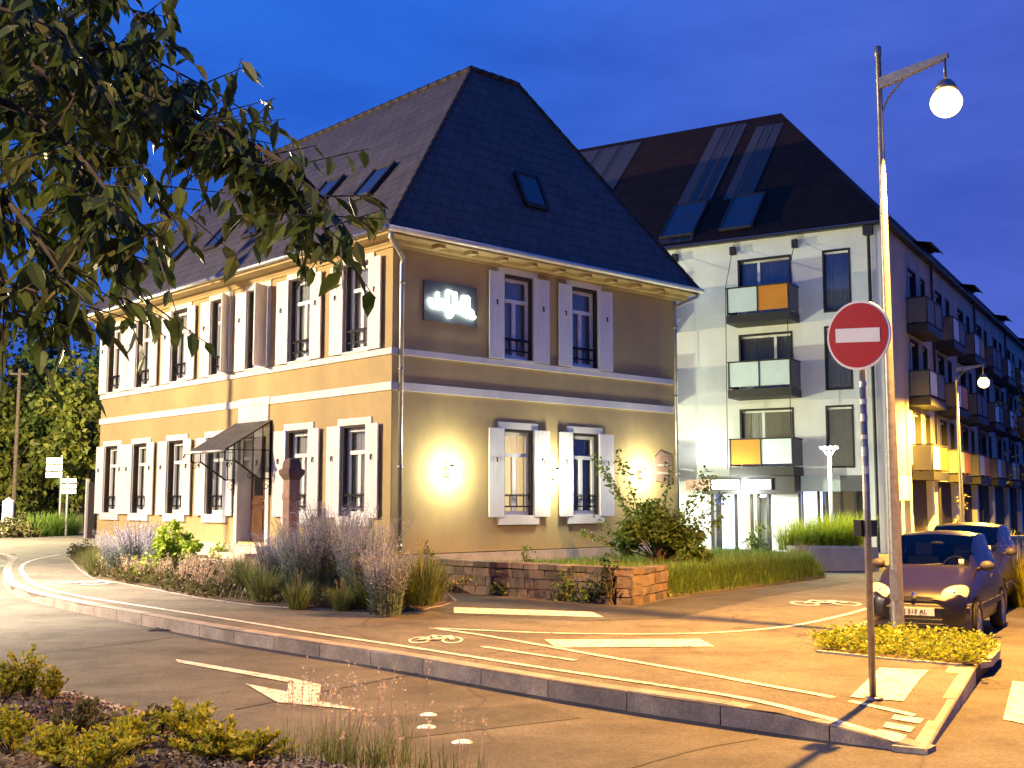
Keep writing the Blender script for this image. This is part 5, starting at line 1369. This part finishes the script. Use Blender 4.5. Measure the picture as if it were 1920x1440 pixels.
# planters full of bright ornamental grass
def along(a, b, t, off, z): return (a[0] + (b[0] - a[0]) * t, a[1] + (b[1] - a[1]) * t + off, z)
for i, (t_, off, lab) in enumerate(((.25, .35, 'left part of the front row'), (.75, .4, 'right part of the front row'), (-.35, .9, 'beyond the left end'), (.35, 1.1, 'back row left'), (.85, 1.1, 'back row right'))):
    clump(along(P1, P2, t_, off, .62), 1.15, 1.0, 'bright yellow-green grass clump of the planter near the entrance, ' + lab, 'ornamental_grass', 'blade_lime', 240, 'bright grass clumps in the concrete planters', .022, 0, lean=.6)
for t_ in (.12, .32, .52, .72, .92):
    clump(along(P2, P3, t_, .55, .62), .95, .85, 'bright grass clump in the brownish planter behind the lamp post', 'ornamental_grass', 'blade_lime', 200, 'bright grass clumps behind the lamp post', .022, 0, lean=.6)
for px, Y, h, lab in ((1895, 21.6, 1.25, 'large golden grass clump at the right edge beside the black car'), (1935, 21.0, 1.15, 'golden grass clump cut by the right edge of the picture'), (1860, 27.0, .8, 'smaller golden grass clump behind the black car')):
    p = AT(px, 1060, Y); clump((p[0], p[1], 0), h, 1.1, lab, 'ornamental_grass', 'leaf_gold', 330, 'golden grass clumps across the street', .02, 10, lean=.6)
clump(WW(3.0, 4.0, 0), 1.0, 1.0, 'tawny grass clump under the farther street lamp', 'ornamental_grass', 'leaf_gold', 260, 'golden grass clumps across the street', .02, 8, lean=.6)
# low ground cover round the street lamp
m = MB(); lbx = [p[0] for p in lb]; lby = [p[1] for p in lb]
def inside(x, y):
    c = False; j = len(lb) - 1
    for i in range(len(lb)):
        if (lb[i][1] > y) != (lb[j][1] > y) and x < (lb[j][0] - lb[i][0]) * (y - lb[i][1]) / (lb[j][1] - lb[i][1]) + lb[i][0]: c = not c
        j = i
    return c
cnt = 0
while cnt < 420:
    x, y = U(min(lbx), max(lbx)), U(min(lby), max(lby))
    if not inside(x, y): continue
    cnt += 1; hh = U(.04, .17)
    for k in range(17):
        a = U(0, 6.28); r = U(0, .13); c = (x + r * math.cos(a), y + r * math.sin(a), .18 + hh * U(.25, 1.1)); d = vn((math.cos(a), math.sin(a), U(-.3, .9))); m.leaf4(c, d, perp(d, RV), U(.035, .075), U(.02, .04))
tag(mk('ground_cover', m, 'leaf_cover'), kind='stuff')

# traffic-island bed at our feet: chips, low shrubs, thin flowering grass
m = MB()
for i in range(20000):
    y = 5.2 + U(0, 1) * 6.8; x = U(-6.2, .3) * min(1, y / 7); e = isl_edge_y(max(-8.9, min(.39, x)))
    if y > e - .2: y = e - .2 - U(0, .8)
    d = vn((U(-1, 1), U(-1, 1), U(-.25, .35))); m.leaf4((x, y, .155 + U(0, .05)), d, perp(d, RV), U(.02, .075), U(.012, .035))
tag(mk('bark_mulch', m, 'chips'), kind='stuff')
def low_shrub(px, py, s, h, lab, mat='leaf_gold', n=420):
    s, h, n = s * 1.22, h * 1.15, int(n * 1.7); p = G(px, py, .15); t = root('golden_shrub', lab, 'shrub', p, 'low golden shrubs in the near bed'); m, b = MB(), MB()
    for i in range(34):
        a = U(0, 6.28); ln = U(.1, 1.0); tip = (s * ln * math.cos(a), s * ln * math.sin(a), h * U(.55, 1.05) * (1.1 - .4 * ln)); mid = (tip[0] * .45, tip[1] * .45, tip[2] * .6)
        b.tube([(0, 0, 0), mid, tip], [.006, .004, .002], 4, False)
        for k in range(n // 34 + 4):
            q = U(.3, 1.03); c = lerp(mid, tip, (q - .45) / .55) if q > .45 else vmul(mid, q / .45); d = vn((U(-1, 1) + tip[0], U(-1, 1) + tip[1], U(.1, 1.1))); m.leaf(c, d, perp(d, RV), U(.026, .055), U(.016, .03))
    mk('stems', b, 'bark', t); mk('foliage', m, mat, t)
low_shrub(52, 1318, .22, .42, 'upright golden-green shrub at the left edge of the near bed', n=520)
low_shrub(95, 1322, .12, .26, 'small golden shrub right of the upright one', n=240)
low_shrub(4, 1320, .16, .30, 'golden shrub cut by the left edge of the picture')
low_shrub(158, 1378, .24, .20, 'low dull-green shrub in the middle of the near bed', 'leaf_russet')
low_shrub(20, 1420, .30, .26, 'broad yellow shrub at the bottom left corner', n=620)
low_shrub(110, 1440, .28, .24, 'golden shrub second from the bottom left corner', n=520)
low_shrub(235, 1425, .26, .28, 'green-gold shrub at the bottom edge left of the dark stems', n=520)
low_shrub(290, 1385, .16, .20, 'dark purplish small shrub beside the island kerb', 'leaf_russet', 300)
low_shrub(350, 1410, .26, .30, 'tall green-gold shrub at the bottom edge by the kerb', n=620)
low_shrub(405, 1432, .28, .24, 'brightest yellow shrub at the bottom edge', n=700)
low_shrub(470, 1440, .24, .22, 'yellow shrub right of the brightest one', n=480)
low_shrub(190, 1465, .3, .24, 'golden shrub half cut off by the bottom edge', n=480)
def thin_grass(px, py, h, lab, n=26):
    p = G(px, py, .14); t = root('flowering_grass', lab, 'grass', p, 'thin flowering grasses at the island edge'); m, f = MB(), MB()
    for i in range(n * 4): m.blade((U(-.18, .18), U(-.12, .12), 0), U(0, 6.28), U(.05, .4), h * U(.2, .55), U(.004, .010), .5)
    for i in range(int(n * .5)):
        a = U(0, 6.28); ln = U(.05, .4); hh = h * U(.55, 1.1); b = (U(-.22, .22), U(-.15, .15), 0); e = (b[0] + ln * hh * .5 * math.cos(a), b[1] + ln * hh * .5 * math.sin(a), hh)
        f.tube([b, lerp(b, e, .5), e], [.0025, .002, .0013], 3, False)
        for k in range(7):
            c = vadd(lerp(b, e, U(.78, 1.02)), (U(-.015, .015), U(-.015, .015), 0)); d = rdir(RV); f.leaf4(c, d, perp(d, RV), U(.016, .034), U(.010, .020))
    mk('blades', m, 'blade_green', t); mk('seed_heads', f, 'flower_pink', t)
thin_grass(560, 1432, .62, 'thin pink-headed grass at the island edge, leftmost'); thin_grass(628, 1432, .72, 'thin pink-headed grass clump below the road arrow', 30); thin_grass(672, 1440, .55, 'greenest thin grass clump at the bottom edge', 40)
thin_grass(735, 1440, .70, 'thin pink-headed grass left of the road studs', 22); thin_grass(800, 1455, .5, 'sparse thin grass below the road studs', 14); thin_grass(880, 1470, .42, 'sparse thin grass at the bottom edge, rightmost', 12)

# ------------------------------------------------------------------ trees
def limb(b, a, c, r0, r1, seg=7):
    mid = lerp(a, c, .5); mid = (mid[0] + U(-.08, .08) * vlen(vsub(c, a)), mid[1] + U(-.08, .08) * vlen(vsub(c, a)), mid[2] + U(-.02, .06) * vlen(vsub(c, a)))
    b.tube([a, mid, c], [r0, (r0 + r1) / 2, r1], seg, False); return mid
def tree(lab, base, h, rx, rz, mat, n=2600, ls=(.28, .55), trunk_r=.25, z0=.35, grp=None, name='tree', cat='tree', ncl=40):
    t = thing(name, lab, cat, base, 0, grp); b, m = MB(), MB(); top = h * z0
    b.tube([(0, 0, 0), (U(-.1, .1), U(-.1, .1), top * .5), (U(-.2, .2), U(-.2, .2), top), (U(-.4, .4), U(-.4, .4), h * .72)], [trunk_r * 1.15, trunk_r * .9, trunk_r * .75, trunk_r * .3], 9, False)
    cls = []
    for i in range(ncl):
        d = rdir(RV); k = U(.35, 1.0); c = (d[0] * rx * k, d[1] * rx * k, h - rz + d[2] * rz * k)
        cls.append((c, U(.16, .34) * rx))
        if i < 14: limb(b, (0, 0, top * U(.8, 1.5)), c, trunk_r * .35, trunk_r * .06, 5)
    for i in range(n):
        c, r = cls[RV.randrange(ncl)]; q = vadd(c, vmul(rdir(RV), r * U(.35, 1.0))); d = vn((U(-1, 1), U(-1, 1), U(-1, .4))); m.leaf4(q, d, perp(d, RV), U(*ls), U(*ls) * .6)
    mk('trunk', b, 'bark', t); mk('crown', m, mat, t); return t
for px, Y, h, rx, rz, mat, lab in (
    (152, 66, 10.6, 3.0, 4.4, 'leaf_bright', 'bright yellow-green tree beside the left end of the house'),
    (118, 72, 12.5, 4.2, 5.5, 'leaf_bush', 'mid-green tree behind the direction signs'),
    (70, 78, 15.0, 5.0, 7.0, 'leaf_dark', 'tall dark tree behind the direction signs'),
    (18, 70, 9.0, 3.6, 4.2, 'leaf_bright', 'lighter round tree at the left edge behind the thin pole'),
    (-60, 72, 14.0, 5.0, 6.5, 'leaf_dark', 'dark tree cut by the left edge of the picture'),
    (40, 92, 14.0, 6.0, 7.0, 'leaf_dark', 'dark tree farthest back behind the thin pole'),
    (150, 95, 12.0, 6.0, 6.4, 'leaf_dark', 'dark tree farthest back beside the house'),
    (140, 84, 5.6, 3.6, 3.2, 'leaf_dark', 'low dark bushy tree behind the lower direction sign'), (98, 86, 6.0, 3.8, 3.4, 'leaf_dark', 'low dark bushy tree behind the taller direction sign'), (50, 84, 6.0, 4.0, 3.4, 'leaf_dark', 'low dark bushy tree behind the verge grass')):
    p = AT(px, 943, Y); tree(lab, (p[0], Y, 0), h, rx, rz, mat, 5200, (.28, .55), .28, .22, 'trees beyond the road on the left', ncl=60)
for i, px in enumerate((8, 38, 62, 80, 97, 113, 127)):
    p = AT(px, 980, 57 + i * .8); (shrub((p[0], p[1], 0), 1.1, .9, 1.4, 'brownish shrub of the verge at the left edge' if i == 0 else 'brownish shrub of the verge beneath the thin pole', 'verge_shrub', 'shrub', 'leaf_russet', 700, (.14, .24), 'verge plants across the road') if i < 2 else
        clump((p[0], p[1], 0), 1.55, 1.9, 'tall yellow-green verge grass clump across the road on the left', 'verge_grass', 'blade_lawn', 260, 'verge grass clumps across the road', .05, 0, lean=.5))
# slim street trees before the long front
for i, b in enumerate((13.0, 19.5, 27.0)):
    p = WW(3.2, b, 0); t = tree(('nearest slim dark street tree before the long front of the block', 'middle slim dark street tree before the long front of the block', 'farthest slim dark street tree before the long front of the block')[i], p, 8.5, 1.5, 3.2, 'leaf_dark', 420, (.12, .25), .10, .45, 'slim street trees', 'street_tree', ncl=24)
p = WW(1.4, 4.6, 0); shrub(p, .5, .5, 2.4, 'narrow climbing plant on the yellow-lit corner of the street front', 'climbing_plant', 'plant', 'leaf_russet', 320, (.10, .18))
shrub(WW(-4.3, -1.6, 0), .5, .4, 1.6, 'small leafy shrub beside the block entrance', 'entrance_shrub', 'shrub', 'leaf_bush', 420, (.08, .14))

# the near tree whose drooping boughs fill the upper left corner
nt_ = thing('cherry_tree', 'near leafy tree whose drooping boughs fill the upper left corner', 'tree', (-4.6, 5.2, .1)); TB = (-4.6, 5.2, .1)
wood, crown = MB(), MB()
wood.tube([(0, 0, 0), (.08, .05, 1.2), (.05, .0, 2.4), (.2, -.1, 3.6), (.5, -.2, 5.2)], [.24, .19, .165, .13, .06], 12, False)
def loc(px, py, Y): return vsub(AT(px, py, Y), TB)
def bough(pts, r0, dens=1.0, twl=(.16, .38), leafy0=.0):
    P = smooth(pts, 2); n = len(P); ln = sum(vlen(vsub(b, a)) for a, b in zip(P, P[1:]))
    wood.tube(P, [r0 * .55 * (1 - .85 * i / (n - 1)) for i in range(n)], 6, False)
    R_ = resample(P, .043 / dens)
    for i, p in enumerate(R_):
        q = i / max(1, len(R_) - 1)
        if q < leafy0: continue
        for _ in range(2):
            d = vn((U(-1, 1), U(-1, 1), U(-1.0, .6))); tl = U(*twl); e = vadd(p, vmul(d, tl)); e = (e[0], e[1], e[2] - tl * .25)
            wood.tube([p, lerp(p, e, .5), e], [.004, .003, .0018], 3, False)
            k = RV.randrange(4, 8)
            for j in range(k):
                c = lerp(p, e, (j + .6) / k); az = U(0, 6.28); dr = vn((math.cos(az) * .55 + d[0] * .35, math.sin(az) * .55 + d[1] * .35, U(-1.15, -.15))); sd = vn(vx(dr, (U(-.6, .6), U(-.6, .6), 1))); L_ = U(.07, .135)
                crown.leaf(c, dr, sd, L_, L_ * U(.42, .55), .4, U(.05, .35))
B = [
 ([(-420, -260, 5.2), (-60, -60, 5.0), (130, 60, 4.8), (290, 180, 4.6), (400, 235, 4.5), (500, 285, 4.4), (570, 330, 4.35), (615, 385, 4.3), (640, 430, 4.3)], .045, .85),
 ([(130, 60, 4.8), (250, 90, 4.7), (340, 140, 4.7), (430, 185, 4.6)], .02, .6),
 ([(290, 180, 4.6), (350, 240, 4.5), (420, 275, 4.45), (520, 320, 4.4), (585, 385, 4.4), (605, 430, 4.4)], .018, .8),
 ([(-420, -200, 5.0), (-80, 60, 4.7), (80, 130, 4.5), (190, 215, 4.4), (255, 290, 4.3), (300, 370, 4.3)], .04, .75),
 ([(-420, -100, 4.6), (-80, 160, 4.3), (60, 210, 4.2), (150, 290, 4.1), (215, 375, 4.0), (285, 440, 4.0)], .035, .95),
 ([(150, 320, 4.1), (185, 410, 4.0), (212, 490, 4.0), (225, 555, 4.0)], .010, .35),
 ([(-300, -300, 5.4), (0, -140, 5.3), (180, -90, 5.2), (290, -60, 5.2)], .03, .7),
 ([(-420, 60, 4.4), (-100, 280, 4.1), (20, 380, 4.0), (90, 470, 3.9), (130, 540, 3.9)], .035, .8),
 ([(-100, 270, 4.1), (-30, 400, 4.0), (0, 510, 3.95), (20, 580, 3.9)], .02, .7),
 ([(-200, 420, 4.2), (-60, 500, 4.0), (60, 545, 3.9), (120, 560, 3.9)], .02, .6),
 ([(-300, -80, 5.6), (0, 40, 5.4), (120, 130, 5.3), (210, 220, 5.2)], .03, .8),
 ([(-200, 0, 4.0), (0, 10, 4.0), (120, 60, 4.0), (170, 130, 4.0)], .02, .8),
 ([(-200, 160, 5.5), (-20, 260, 5.3), (110, 360, 5.2), (200, 440, 5.2)], .03, .6),
 ([(-260, -220, 4.5), (-20, -100, 4.4), (120, -60, 4.4), (240, 10, 4.4), (310, 70, 4.4)], .025, .8),
]
for pts, r0, dn in B: bough([loc(*p) for p in pts], r0, dn)
for a in ((-420, -260, 5.2), (-420, -200, 5.0), (-420, -100, 4.6), (-420, 100, 4.4)): wood.tube([(.2, -.1, 3.2 if a[1] > 0 else 3.8), loc(*a)], [.09, .045], 7, False)
mk('trunk', wood, 'bark', nt_); mk('crown', crown, 'leaf_cherry', nt_)
